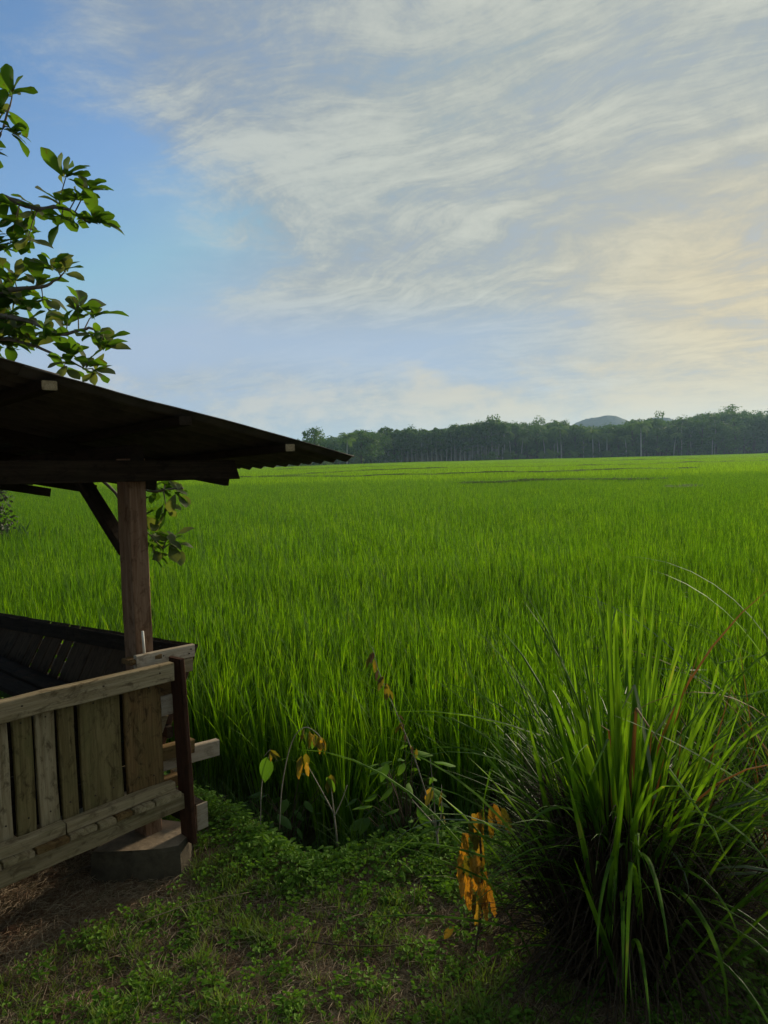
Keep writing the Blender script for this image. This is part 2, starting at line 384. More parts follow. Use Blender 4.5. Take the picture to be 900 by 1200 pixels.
xs = sorted(set([round(-7 + 0.07 * i, 3) for i in range(201)] + [-5000, -2000, -900, -400, -200, -100, -60, -35, -20, -12, 12, 20, 35, 60, 100, 200, 400, 900, 2000, 5000] + [round(v, 3) for v in np.arange(-90, 330, 14.3)]))
ys = sorted(set([round(-3 + 0.07 * i, 3) for i in range(150)] + [-5000, -1000, -300, -60, -20, -8, 9, 11, 14, 20, 35, 70, 120, 180] + [float(v) for v in range(240, 420, 12)] + [600, 1000, 2000, 5000]))
gv, gf = [], []
for y in ys:
    for x in xs:
        gv.append((x, y, ground_z(x, y) + (hill_h(x, y) if y < 1500 else 0)))
nx = len(xs)
for j in range(len(ys) - 1):
    for i in range(nx - 1):
        a = j * nx + i; gf.append((a, a + 1, a + nx + 1, a + nx))
m, n, out = mat('soil')
geo = n.new('ShaderNodeNewGeometry')
a1 = n.noise(geo.outputs['Position'], 2.2, 6, 0.6); a2 = n.noise(geo.outputs['Position'], 45, 8, 0.7); a3 = n.noise(geo.outputs['Position'], 9, 5, 0.6)
col = n.mix(n.smooth(a2, 0.35, 0.68), (0.075, 0.05, 0.03), (0.23, 0.165, 0.10))
col = n.mix(n.math('MULTIPLY', n.smooth(a3, 0.46, 0.62), 0.5), col, (0.045, 0.06, 0.016))
col = n.mix(n.math('MULTIPLY', n.smooth(a1, 0.5, 0.68), 0.5), col, (0.22, 0.15, 0.09))
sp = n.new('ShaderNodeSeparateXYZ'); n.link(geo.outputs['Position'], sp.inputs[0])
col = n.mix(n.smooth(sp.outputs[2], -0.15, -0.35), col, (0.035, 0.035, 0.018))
p = n.new('ShaderNodeBsdfPrincipled'); n.link(col, p.inputs['Base Color']); p.inputs['Roughness'].default_value = 0.95; p.inputs['Specular IOR Level'].default_value = 0.1
b = n.new('ShaderNodeBump'); b.inputs['Strength'].default_value = 0.8; b.inputs['Distance'].default_value = 0.012
n.link(a2, b.inputs['Height']); n.link(b.outputs[0], p.inputs['Normal']); n.link(p.outputs[0], out.inputs[0])
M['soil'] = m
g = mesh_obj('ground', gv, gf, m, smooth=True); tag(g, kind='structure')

# ------------------------------------------------------------------ distant hills
def hill(name, cx, cy, rx, ry, h, seed):
    v, f = [], []; n_ = 64; m_ = 28
    for j in range(m_ + 1):
        for i in range(n_ + 1):
            a = -1 + 2 * i / n_; b = -1 + 2 * j / m_
            r2 = min(1.0, math.hypot(a, b)); prof = max(0.0, 1 - r2 ** 2.2) ** 0.9
            x, y = cx + a * rx, cy + b * ry
            z = h * prof * (1 + 0.2 * fbm(x, y, 0.008, seed)) + prof * 1.6 * fbm(x, y, 0.12, seed) - 2
            v.append((x, y, z))
    for j in range(m_):
        for i in range(n_):
            a = j * (n_ + 1) + i; f.append((a, a + 1, a + n_ + 2, a + n_ + 1))
    return v, f
M['forest'] = plain_mat('forest_cover', (0.02, 0.045, 0.02), (0.05, 0.08, 0.03), 0.95, 0.12, 1.0, 3.0, 0.05)
hv = [hill('h', 279, 950, 68, 90, 52, 1.0), hill('h', 356, 980, 70, 90, 43, 4.0), hill('h', 150, 1080, 260, 110, 40, 9.0),
      hill('h', -95, 1000, 150, 120, 26, 6.0), hill('h', 620, 1050, 260, 120, 46, 12.0)]
mb = MB()
for v, f in hv: mb.add([Vector(q) for q in v], f)
o = mb.obj('hills', M['forest'], smooth=True); tag(o, kind='structure')

# ------------------------------------------------------------------ rice
def tuft_mesh(name, blades, hmin, hmax, wid, segs, spread, bend, area=0.0, m=None, fold=0.22):
    mb = MB()
    for _ in range(blades):
        az = random.uniform(0, 2 * math.pi)
        ln = random.uniform(hmin, hmax)
        r = random.uniform(0, spread)
        b = Vector((math.sin(az) * r, math.cos(az) * r, 0))
        if area: b = Vector((random.uniform(-area / 2, area / 2), random.uniform(-area / 2, area / 2), 0))
        tl = abs(random.gauss(0, 0.10)) + 0.02
        dr = random.choice([0.1, 0.2, 0.35, 0.5, bend])
        if random.random() < 0.06: dr = bend * 1.9
        v, f = ribbon(b, az, tl, ln, random.uniform(0.7, 1.2) * wid, dr, segs, fold)
        mb.add(v, f)
    return mb.obj(name, m or M['rice'], link=False)

near_t = [tuft_mesh('rice_plant', 24, 0.55, 1.02, 0.0145, 6, 0.05, 1.0) for _ in range(5)]
mid_t = [tuft_mesh('rice_patch', 330, 0.6, 0.98, 0.021, 3, 0.0, 0.9, area=1.0) for _ in range(4)]
far_t = [tuft_mesh('rice_block', 900, 0.6, 0.97, 0.05, 2, 0.0, 0.8, area=3.0, m=M['rice_far']) for _ in range(4)]

def rice_edge(x): return edge_y(x) + 0.62 + 0.08 * math.sin(x * 5.3)

pts, rots, scl = [], [], []
sp_ = 0.148
NEAR = 10.0
for i in range(int(17 / sp_)):
    for j in range(int((NEAR + 0.2 - 3.4) / sp_)):
        x = -7.5 + i * sp_ + random.gauss(0, 0.035); y = 3.4 + j * sp_ + random.gauss(0, 0.035)
        if abs(x) > 0.62 * y + 1.2 or y < rice_edge(x): continue
        if (x - 1.75) ** 2 + (y - 4.9) ** 2 < 0.09: continue
        hscale = 0.93 + 0.10 * fbm(x, y, 0.5, 3) + random.uniform(-0.07, 0.07)
        pts.append((x, y, FIELD_Z)); rots.append((random.gauss(0, 0.05), random.gauss(0, 0.05), random.uniform(0, 6.28))); scl.append((1, 1, hscale))
o = scatter('rice_plants', pts, rots, scl, near_t)
tag(o, 'tall bright green rice plants crowding the near edge of the paddy field', 'rice', kind='stuff')
pts, rots, scl = [], [], []
y = NEAR - 0.4
while y < 46:
    step = 0.9
    x = -0.62 * y - 3
    while x < 0.62 * y + 3:
        xx = x + random.gauss(0, 0.08)
        pts.append((xx, y + random.gauss(0, 0.08), FIELD_Z)); rots.append((0, 0, random.choice([0, 1.5708, 3.1416, 4.712])))
        scl.append((1, 1, 0.93 + 0.09 * fbm(xx, y, 0.22, 3)))
        x += step
    y += step
o = scatter('rice_canopy', pts, rots, scl, mid_t)
tag(o, 'bright green rice canopy filling the middle of the paddy field', 'rice', kind='stuff')

def tree_edge(x):
    """far edge of the field (world y) by world x"""
    if x < -18: return 150
    if x < 5: return 150 + (x + 18) / 23 * 58
    if x < 110: return 208 + (x - 5) / 105 * 22
    return 230 + min(1, (x - 110) / 8) * 22
pts, rots, scl = [], [], []
y = 44.0
while y < 262:
    x = -0.60 * y - 6
    while x < 0.60 * y + 8:
        if y < tree_edge(x) + 1:
            pts.append((x + random.gauss(0, 0.15), y + random.gauss(0, 0.15), FIELD_Z - 0.02)); rots.append((0, 0, random.choice([0, 1.5708, 3.1416, 4.712])))
            scl.append((1, 1, 0.95 + 0.10 * fbm(x, y, 0.06, 3) + 0.05 * fbm(x, y, 0.3, 8)))
        x += 2.75
    y += 2.75
o = scatter('distant_rice', pts, rots, scl, far_t)
tag(o, 'smooth yellow green rice stretching to the distant treeline', 'rice', kind='stuff')

# dark weedy bunds dividing the far paddies
bund_t = []
for k in range(3):
    mb = MB()
    for _ in range(150):
        az = random.uniform(0, 6.28); b = Vector((random.uniform(-.6, .6), random.uniform(-.35, .35), 0))
        mb.add(*ribbon(b, az, random.uniform(.1, .5), random.uniform(.25, .55), random.uniform(.03, .06), random.uniform(.3, 1.4), 3, .2))
    bund_t.append(mb.obj('bund_weeds', leaf_mat('bund_weed_leaf', (0.035, 0.06, 0.02), (0.08, 0.09, 0.03), 0.2, 0.7, scale=0.8) if k == 0 else bund_t[0].data.materials[0], link=False))
bpts, brot, bscl = [], [], []
bunds = [((4.5, 38.5), (14.6, 39.5), 0.62), ((17, 62), (25, 60), 0.6), ((-4, 58), (4, 61), 0.55), ((4, 61), (13, 58), 0.6), ((13, 58), (17, 62), 0.5),
         ((-9, 70), (-2, 84), 0.5), ((-2, 84), (6, 90), 0.62), ((-14, 66), (-4, 62), 0.5), ((6, 90), (24, 84), 0.55), ((24, 84), (60, 95), 0.5),
         ((10, 120), (70, 135), 0.5), ((-16, 110), (4, 125), 0.55), ((28, 150), (95, 165), 0.45), ((30, 44), (33, 44.6), 0.4), ((12, 30), (12.6, 30.3), .3)]
for (a, b_, hh) in bunds:
    L_ = math.hypot(b_[0] - a[0], b_[1] - a[1]); k = max(2, int(L_ / 0.55))
    for i in range(k):
        t = i / k; x = a[0] + (b_[0] - a[0]) * t; y = a[1] + (b_[1] - a[1]) * t + 0.8 * math.sin(t * 7 + a[0])
        fo = max(0.4, y / 60)
        bpts.append((x, y, 0.30 + 0.1 * fbm(x, y, 0.4, 3))); brot.append((0, 0, math.atan2(b_[1] - a[1], b_[0] - a[0]) + random.uniform(-.3, .3)))
        s_ = .26 * hh * random.uniform(.3, 1.5); bscl.append((1.2, 1.2, s_))
o = scatter('bund_weeds', bpts, brot, bscl, bund_t)
tag(o, 'dark weedy strips along the banks dividing the far rice paddies', 'weeds', kind='stuff')

# ------------------------------------------------------------------ distant trees
def clump_quads(mb, c, r, count, size, flat=0.8):
    for _ in range(count):
        d = Vector((random.gauss(0, 1), random.gauss(0, 1), random.gauss(0, 1))).normalized()
        rr = r * random.uniform(0.45, 1.08)
        p = Vector(c) + Vector((d.x * rr, d.y * rr, d.z * rr * flat))
        a = (d + Vector((random.gauss(0, .6), random.gauss(0, .6), random.gauss(0, .6) + .4))).normalized()
        t1 = a.cross(Vector((random.gauss(0, 1), random.gauss(0, 1), random.gauss(0, 1)))).normalized(); t2 = a.cross(t1)
        s = size * random.uniform(0.6, 1.3)
        mb.add([p - t1 * s * .6, p - t2 * s * .35 + t1 * s * .05, p + t1 * s * .6, p + t2 * s * .35], [(0, 1, 2, 3)])

def make_broad(name, h, crown_w, crown_base, n_clumps, lm, bm, size=0.5, trunk_r=0.25, per=85, shape=1.0):
    root = empty(name)
    tb = MB(); cb = MB()
    top = h * 0.8
    tb.add(*branch([(0, 0, -0.5), (random.uniform(-.2, .2), random.uniform(-.2, .2), h * .35), (random.uniform(-.4, .4), random.uniform(-.4, .4), top)], trunk_r, trunk_r * .35, 4, 7))
    for k in range(n_clumps):
        t = (k + 0.5) / n_clumps
        z = crown_base + (h - crown_base) * (t ** 0.85) - 0.05 * h
        prof = math.sin(math.pi * min(1, (0.22 + 0.74 * t))) ** 0.7 * shape
        az = k * 2.4 + random.uniform(-.5, .5); rr = crown_w * .5 * prof * random.uniform(.25, .95)
        c = (math.cos(az) * rr, math.sin(az) * rr, z + random.uniform(-.06, .06) * h)
        r = crown_w * random.uniform(.15, .26)
        clump_quads(cb, c, r, per, size, random.uniform(.55, .85))
        if k % 2 == 0:
            z0 = max(crown_base * .7, c[2] - rr * .9 - .6)
            tb.add(*branch([(0, 0, z0), (c[0] * .5, c[1] * .5, (z0 + c[2]) / 2 + .1), c], trunk_r * .35, .04, 3, 5))
    tb.obj('trunk', bm, root); cb.obj('crown', lm, root)
    return root

def make_palm(name, h, lean):
    root = empty(name); tb = MB(); cb = MB()
    top = Vector((lean, 0, h))
    tb.add(*branch([(0, 0, -0.5), (lean * .3, 0, h * .5), top], .18, .11, 5, 7))
    for k in range(22):
        az = k * 2.4; el = random.uniform(-.35, 1.15); L_ = random.uniform(2.6, 3.4)
        pts_ = []; p = top.copy(); a = el
        for i in range(9):
            pts_.append(p.copy()); p = p + Vector((math.cos(az) * math.cos(a), math.sin(az) * math.cos(a), math.sin(a))) * L_ / 8; a -= .22
        cb.add(*tube(pts_, [.035 - .003 * i for i in range(9)], 3))
        side = Vector((-math.sin(az), math.cos(az), 0))
        for i in range(1, 9):
            for q in range(3):
                tt = pts_[i - 1].lerp(pts_[i], q / 3); ll = .75 * math.sin(math.pi * (.12 + .8 * (i + q / 3) / 9)); dd = (pts_[i] - pts_[i - 1]).normalized()
                for s in (-1, 1):
                    e = tt + side * s * ll * .75 + dd * ll * .45 - Vector((0, 0, ll * .55))
                    cb.add([tt, tt + dd * .09, e + dd * .03, e], [(0, 1, 2, 3)])
    tb.obj('trunk', M['pale_bark'], root); cb.obj('crown', M['far_leaf_light'], root)
    return root

def make_banana(name):
    root = empty(name); tb = MB(); cb = MB()
    tb.add(*branch([(0, 0, -.3), (.05, 0, .9), (.1, 0, 1.7)], .16, .1, 3, 7))
    for k in range(9):
        az = k * 2.4; v, f = ribbon((.1, 0, 1.6), az, random.uniform(.15, .9), random.uniform(1.8, 2.5), .62, random.uniform(.8, 1.7), 8, .12, start=.2)
        cb.add(v, f)
    tb.obj('trunk', M['dark_bark'], root); cb.obj('crown', M['far_leaf_light'], root)
    return root

random.seed(11)
LB, LR, LP, LU, LN = ('dark green broad crowned tree standing in the distant treeline', 'slender pale trunked plantation tree in the distant row',
                  'feathery coconut palm standing among the distant trees', 'low light green bush at the foot of the distant treeline', 'broad leaved banana plant at the foot of the distant trees')
GB, GR, GP, GU, GN = 'broad crowned trees in the treeline', 'slender plantation trees', 'coconut palms in the treeline', 'bushes at the foot of the treeline', 'banana plants below the treeline'
broads = [make_broad('broadleaf_tree', 10.0, 7.5, 3.2, 16, M['far_leaf'], M['dark_bark'], .5, .28),
          make_broad('broadleaf_tree', 11.5, 8.5, 3.6, 18, M['far_leaf'], M['dark_bark'], .55, .32),
          make_broad('broadleaf_tree', 9.0, 6.0, 2.2, 14, M['far_leaf'], M['dark_bark'], .45, .24, shape=.9),
          make_broad('broadleaf_tree', 11.0, 9.5, 5.5, 15, M['far_leaf'], M['dark_bark'], .5, .3, shape=1.15)]
rubbers = [make_broad('plantation_tree', 9.8, 4.0, 4.3, 10, M['far_leaf'], M['pale_bark'], .4, .13, 80),
           make_broad('plantation_tree', 9.3, 3.6, 3.8, 9, M['far_leaf_light'], M['pale_bark'], .4, .12, 75),
           make_broad('plantation_tree', 10.2, 4.2, 4.8, 10, M['far_leaf'], M['pale_bark'], .4, .14, 85)]
palms = [make_palm('coconut_palm', 7.5, .6), make_palm('coconut_palm', 8.6, -.9)]
bushes = [make_broad('leafy_bush', 2.8, 4.0, .3, 8, M['far_leaf_light'], M['dark_bark'], .32, .07, 80), make_broad('leafy_bush', 3.6, 3.4, .4, 8, M['far_leaf'], M['dark_bark'], .32, .07, 80)]
bananas = [make_banana('banana_plant')]
used = set()
PROF = [(240, 500), (300, 505), (355, 507), (368, 503), (382, 510), (396, 514), (410, 509), (424, 504), (440, 508), (455, 505), (480, 504), (500, 506), (520, 503), (540, 500), (565, 498), (585, 495), (600, 496), (620, 498), (640, 497), (655, 492), (668, 498), (690, 500), (720, 499), (740, 495), (752, 492), (765, 490), (785, 494), (800, 491), (820, 487), (840, 485), (858, 483), (875, 489), (895, 485), (960, 484), (1100, 490)]
def profile(x, y):
    "height of the wood's skyline above the field at this bearing, in metres at this distance"
    px = 450 + 866 * x / y; v = np.interp(px, [q[0] for q in PROF], [q[1] for q in PROF])
    return 1.7 + (536 - .0227 * (px - 450) - v) / 866 * y
SRC_H = {'b': (10.0, 11.5, 9.0, 11.0), 'r': (9.8, 9.3, 10.2), 'p': (8.6, 9.7)}
def fit(kind, k, x, y, zz, s):
    if kind in 'br': return (profile(x, y) - zz) / SRC_H[kind][k] * min(1.08, max(.62, .90 + (s - .9) * .9))
    return s
def place(kind, x, y, s=1.0, label=None, group=None, which=None, z=None):
    src = {'b': broads, 'r': rubbers, 'p': palms, 'u': bushes, 'n': bananas}[kind]
    lab = {'b': LB, 'r': LR, 'p': LP, 'u': LU, 'n': LN}[kind]; grp = {'b': GB, 'r': GR, 'p': GP, 'u': GU, 'n': GN}[kind]
    cat = {'b': 'tree', 'r': 'tree', 'p': 'palm tree', 'u': 'bush', 'n': 'banana plant'}[kind]
    k = which if which is not None else random.randrange(len(src))
    zz = FIELD_Z + hill_h(x, y) if z is None else z
    s = fit(kind, k, x, y, zz, s); sc = (s * random.uniform(.85, 1.15), s * random.uniform(.85, 1.15), s * random.uniform(.92, 1.08))
    rz = random.uniform(0, 6.28)
    if (kind, k) not in used:
        used.add((kind, k)); o = src[k]; o.location = (x, y, zz); o.rotation_euler = (0, 0, rz); o.scale = sc
    else: o = copy_tree(src[k], (x, y, zz), rz, sc)
    tag(o, label or lab, cat, group or grp)
    return o

def at_px(px, Y): return (px - 450) / 866 * Y     # where a bearing meets a row at distance Y
# left group: bushy mass beside the roof tip
place('b', at_px(370, 172), 172, 1.02, 'isolated dark tree leaning over the bushes beside the hut roof tip', which=0)
for px, Y, s in ((345, 176, .8), (320, 178, .75), (300, 180, .7), (388, 178, .72), (398, 170, .6), (410, 182, .8), (425, 188, 1.02), (436, 190, 1.0), (448, 205, 1.0), (463, 212, .95), (476, 214, .98), (432, 200, .95), (280, 185, .7), (255, 185, .7)):
    place('b', at_px(px, Y), Y, s)
place('p', at_px(408, 176), 176, .98, 'short coconut palm above the bushes left of the tall dark trees', which=0)
place('p', at_px(489, 218), 218, 1.0, 'left palm of the pair topping the plantation canopy', which=1)
place('p', at_px(497, 217), 217, 1.04, 'right palm of the pair topping the plantation canopy', which=1)
x = 345
while x < 470:
    place('u', at_px(x, 158 + (x - 345) * .42), 158 + (x - 345) * .42, random.uniform(.8, 1.25)); x += random.uniform(7, 11)
# plantation rows
for row, Y in enumerate((211, 215, 219, 224)):
    x = 442 + row * 2
    while x < 596:
        Yx = Y + (x - 442) * .06
        place('r', at_px(x, Yx), Yx, random.uniform(.94, 1.08) * (1 + max(0, x - 520) * .0009), which=None); x += random.uniform(4.0, 6.5)
# right side mixed wood with palms
for row, (Y, st) in enumerate(((231, 13), (241, 12), (252, 12))):
    x = 588 + row * 5
    while x < 960:
        Yx = Y + max(0, min(22, (x - 850) * .8)) if x > 850 else Y
        s = random.uniform(.55, 1.06)
        place('b', at_px(x, Yx), Yx, s); x += st * random.uniform(.7, 1.3)
for px, Y, s in ((600, 224, .95), (612, 225, .75), (655, 226, 1.05), (659, 227, 1.3), (696, 226, 1.1), (704, 228, .8), (735, 227, .9), (752, 226, 1.25), (790, 228, .85), (835, 229, .9), (712, 226, 1.0), (640, 226, .8)):
    place('p', at_px(px, Y), Y, s)
x = 560
while x < 950:
    Y = tree_edge(at_px(x, 228)) + 3
    place(random.choice('uuun'), at_px(x, Y), Y, random.uniform(.6, 1.15)); x += random.uniform(7, 13)
for px, Y, s in ((799, 229, .95), (811, 230, .9), (838, 231, 1.0), (650, 228, .9), (685, 229, .8)):
    place('r', at_px(px, Y), Y, s)
place('b', at_px(583, 236), 236, 1.12, 'tallest dark crown breaking the plantation skyline above its right end', which=1)
for px, s in ((840, 1.0), (858, 1.06), (884, 1.05), (818, .95), (902, 1.1)):
    place('b', at_px(px, 256), 256, s)
for kd, src in (('b', broads), ('r', rubbers), ('p', palms), ('u', bushes), ('n', bananas)):
    for k, o in enumerate(src):          # a kind that was never planted is dropped
        if (kd, k) not in used:
            for ch in list(o.children): bpy.data.objects.remove(ch)
            bpy.data.objects.remove(o)
ORD = ['first', 'second', 'third', 'fourth', 'fifth', 'sixth', 'seventh', 'eighth', 'ninth', 'tenth', 'eleventh', 'twelfth', 'thirteenth', 'fourteenth']
for lab, noun in ((LP, 'coconut palm'), (LN, 'banana plant')):
    l_ = sorted([o for o in COL.objects if o.get('label') == lab], key=lambda o: o.location.x / o.location.y)
    for k, o in enumerate(l_):
        if k < len(ORD): o['label'] = '%s %s from the left %s' % (ORD[k], noun, 'in the wood right of the plantation' if noun[0] == 'c' else 'along the foot of the treeline')
random.seed(99)
for px in (452, 486, 530, 563, 607, 632, 663, 742, 771, 806, 829, 851, 872, 890):     # crowns standing clear of the skyline
    Y = 244 + (20 if px > 840 else 0) - (16 if px < 590 else 0)
    o = place('b', at_px(px, Y), Y, 1.0, which=random.choice((0, 1, 3)))
    q = random.uniform(1.04, 1.17); o.scale = (o.scale[0] * random.uniform(.55, .9), o.scale[1] * random.uniform(.55, .9), o.scale[2] * q)
# wood on the rise behind: one mass nobody could count
wpts, wrot, wscl = [], [], []
protos = []
for k in range(3):
    cb = MB()
    for q in range(11):
        az = q * 2.4; rr = 2.6 * math.sqrt(q / 11)
        clump_quads(cb, (math.cos(az) * rr, math.sin(az) * rr, 6.4 + 1.3 * math.cos(rr * .6) + random.uniform(-.7, .7)), random.uniform(1.1, 1.7), 55, .6, .7)
    clump_quads(cb, (0, 0, 4.0), 2.4, 90, .7, 1.0)
    cb.add(*tube([(0, 0, -1), (0.1, 0, 3), (0, 0.1, 6)], [.2, .15, .08], 5))
    protos.append(cb.obj('wood_tree', M['far_leaf'], link=False))
y = 236
while y < 372:
    x = -20
    while x < 245:
        xx, yy = x + random.uniform(-1.5, 1.5), y + random.uniform(-1.5, 1.5)
        if -0.62 * yy - 20 < xx < 0.66 * yy + 20 and yy > tree_edge(xx) + 12:
            wpts.append((xx, yy, FIELD_Z + hill_h(xx, yy))); wrot.append((0, 0, random.uniform(0, 6.28))); s = random.uniform(.75, 1.15); s = (profile(xx, yy) - FIELD_Z - hill_h(xx, yy)) / 8.3 * random.uniform(.55, .98); sw = s * random.uniform(.8, 1.25); wscl.append((sw, sw, s))
        x += 5.2
    y += 6.5
for k in range(70):
    xx, yy = random.uniform(-150, -10), random.uniform(186, 215); wpts.append((xx, yy, FIELD_Z)); wrot.append((0, 0, random.uniform(0, 6.28))); s = random.uniform(.6, .9); wscl.append((s, s, s))
o = scatter('woodland', wpts, wrot, wscl, protos)
tag(o, 'dense dark wood covering the low rise behind the treeline', 'woodland', kind='stuff')

# ------------------------------------------------------------------ hut (local axes: x along the near wall towards the field, y into the hut)
hut = empty('wooden_hut', (-0.905, 3.0, 0.0), rad(48))
tag(hut, 'low weathered wooden field hut with corrugated lean-to roof and slatted bench walls', 'hut')

def board(name, p0, p1, wd, th, m, parent=None, upv=(0, 0, 1), uneven=0.0012, skew=(0, 0)):
    """a sawn board from p0 to p1 (centre line), wd across the up direction, th along the other; own mesh, local x = grain"""
    p0, p1 = Vector(p0), Vector(p1); ax = (p1 - p0); L_ = ax.length; ax.normalize()
    upv = Vector(upv); yv = upv.cross(ax).normalized(); zv = ax.cross(yv)
    bm = bmesh.new(); k = max(2, int(L_ / 0.12)); v = []
    hw, ht = wd / 2, th / 2; c = min(0.003, th * .15)
    prof = [(-ht, -hw + c), (-ht, hw - c), (-ht + c, hw), (ht - c, hw), (ht, hw - c), (ht, -hw + c), (ht - c, -hw), (-ht + c, -hw)]
    bow = random.uniform(-1, 1) * uneven * 2
    for i in range(k + 1):
        t = i / k; x = L_ * t
        oy, oz = random.gauss(0, uneven * .4), random.gauss(0, uneven * .5) + bow * math.sin(math.pi * t)
        for (a, b_) in prof:
            sx = (skew[0] if i == 0 else (skew[1] if i == k else 0)) * b_
            v.append(bm.verts.new((x + sx, a + oy + random.gauss(0, uneven * .2), b_ + oz + random.gauss(0, uneven * .3))))
    for i in range(k):
        for j in range(8):
            j2 = (j + 1) % 8; bm.faces.new((v[i * 8 + j], v[i * 8 + j2], v[(i + 1) * 8 + j2], v[(i + 1) * 8 + j]))
    bm.faces.new(v[:8][::-1]); bm.faces.new(v[-8:])
    bmesh.ops.recalc_face_normals(bm, faces=bm.faces)
    me = bpy.data.meshes.new(name); bm.to_mesh(me); bm.free(); me.materials.append(m)
    o = bpy.data.objects.new(name, me); COL.objects.link(o); o.parent = parent or hut
    LOC[o.name] = Matrix(((ax.x, yv.x, zv.x, p0.x), (ax.y, yv.y, zv.y, p0.y), (ax.z, yv.z, zv.z, p0.z), (0, 0, 0, 1)))
    o.matrix_local = LOC[o.name]
    return o

LOC = {}
X = (1, 0, 0)
# corner posts
board('post', (-.032, .17, .105), (-.032, .17, 1.72), .078, .1, M['wood_post'], upv=X, uneven=.002)
board('post', (-1.62, .17, .10), (-1.62, .17, 2.08), .08, .1, M['wood_grey'], upv=X)
board('post', (-.032, 2.95, .05), (-.032, 2.95, 1.64), .08, .1, M['wood_grey'], upv=X)
board('post', (-1.62, 2.95, .05), (-1.62, 2.95, 2.0), .08, .1, M['wood_grey'], upv=X)
# knee brace from post up under the plate
tag(board('brace', (-.035, .23, 1.33), (-.035, .66, 1.68), .06, .045, M['wood_dark'], upv=X), 'dark diagonal knee brace between post and roof plate')
# plate beams
board('beam', (-1.85, .075, 1.700), (.425, .075, 1.662), .085, .045, M['wood_dark'], skew=(0, -.35))
board('beam', (-1.85, 2.95, 1.68), (.31, 2.95, 1.60), .085, .045, M['wood_dark'])
board('beam', (-.035, .1, 1.735), (-.035, 3.3, 1.65), .085, .05, M['wood_dark'])
board('beam', (-1.62, .1, 2.06), (-1.62, 3.3, 1.95), .085, .05, M['wood_dark'])
# rafters and purlins: slope down towards the field
RS = -0.203
def roof_z(t, w_): return 1.703 + RS * (t - .874) - 0.045 * (w_ + .25)
for w_ in (.62, 1.35, 2.1, 2.8):
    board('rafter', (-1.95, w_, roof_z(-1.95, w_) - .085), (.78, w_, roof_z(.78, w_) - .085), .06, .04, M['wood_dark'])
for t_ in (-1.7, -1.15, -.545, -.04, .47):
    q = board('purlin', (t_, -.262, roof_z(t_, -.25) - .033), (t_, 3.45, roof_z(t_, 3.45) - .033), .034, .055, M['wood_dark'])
    if t_ not in (-.545, .47): continue
    e = board('end_grain', (t_, -.2645, roof_z(t_, -.25) - .033), (t_, -.2615, roof_z(t_, -.25) - .033), .030, .050, M['wood_grey'], uneven=0)
    mq, me_ = LOC[q.name], LOC[e.name]; e.parent = q; e.matrix_local = mq.inverted() @ me_
# corrugated sheets, each its own piece
def sheet(w0, w1, t0, t1, dz, tilt=0.0):
    v, f = [], []; nw = int((w1 - w0) / .0115); nt = 14
    for i in range(nt + 1):
        t = t0 + (t1 - t0) * i / nt
        for j in range(nw + 1):
            w_ = w0 + (w1 - w0) * j / nw
            tt = t + (0.012 * math.sin(w_ * 9) if i == nt else 0)
            z = roof_z(t, w_) + .011 * math.sin(2 * math.pi * w_ / .092) + dz + .006 * fbm(t, w_, 2, w0)
            v.append((tt, w_, z))
    nb = len(v); v += [(a, b, c - .004) for a, b, c in v]
    W = nw + 1
    for i in range(nt):
        for j in range(nw):
            a = i * W + j; f += [(a, a + 1, a + W + 1, a + W), (a + nb, a + W + nb, a + W + 1 + nb, a + 1 + nb)]
    for j in range(nw): f += [(j, j + nb, j + 1 + nb, j + 1), (nt * W + j, nt * W + j + 1, nt * W + j + 1 + nb, nt * W + j + nb)]
    for i in range(nt): a, b = i * W, i * W + nw; f += [(a, a + W, a + W + nb, a + nb), (b, b + nb, b + W + nb, b + W)]
    return mesh_obj('roof_sheet', v, f, M['roofing'], hut, smooth=True)
for k in range(5):
    w0 = -.26 + k * .76
    sheet(w0, w0 + .80, -.62, .874, .004 * k)
    sheet(w0, w0 + .80, -2.05, -.5, .005 + .004 * k)

# near wall boards
bl = [(-1.60, -1.47), (-1.455, -1.33), (-1.315, -1.22), (-1.205, -1.08), (-1.065, -.93), (-.918, -.80), (-.785, -.70), (-.69, -.636), (-.622, -.556), (-.541, -.471), (-.456, -.396), (-.377, -.214), (-.196, -.034)]
for i, (a, b_) in enumerate(bl):
    mm = M['wood_grey'] if i < 10 else (M['wood_green'] if i == 11 else (M['wood_brown'] if i == 12 else M['wood_green']))
    if i in (8, 6, 9): mm = M['wood_green'] if i == 8 else M['wood_grey']
    q = board('wall_board', ((a + b_) / 2, .022, .385 - .01), ((a + b_) / 2 + random.uniform(-.002, .002), .022, .845), b_ - a, .02, mm, upv=X, uneven=.0015)
    if i == 12: tag(q, 'wide dark stained end board of the near wall')
    if i == 11: tag(q, 'wide mossy brown board of the near wall')
for k in range(4):
    board('gap_shade_board', (-1.6, .058, .43 + .105 * k), (-.06, .058, .43 + .105 * k), .10, .016, M['wood_dark'])  # dark lining added so the wall gaps read as interior shade
# top rail
tag(board('top_rail', (-1.66, -.01, .873), (.005, -.012, .843), .076, .042, M['wood_grey'], uneven=.002), 'grey weathered top rail along the near wall')
# ledge boards behind the rail, cap boards towards the field
board('ledge_board', (-.125, .115, .888), (.02, .115, .886), .07, .02, M['wood_brown'], upv=(0, 1, 0))
tag(board('cap_board', (-.10, .085, .885), (.19, .105, .873), .056, .022, M['wood_pale']), 'pale short board projecting past the corner post')
board('cap_board', (.02, .112, .815), (.18, .112, .812), .06, .03, M['wood_grey'])
# white stick
sv, sf = tube([(-.052, .095, .912), (-.055, .095, 1.005)], [.0055, .005], 8)
tag(mesh_obj('stick', sv, sf, M['white'], hut, smooth=True), 'small white stick standing against the post')
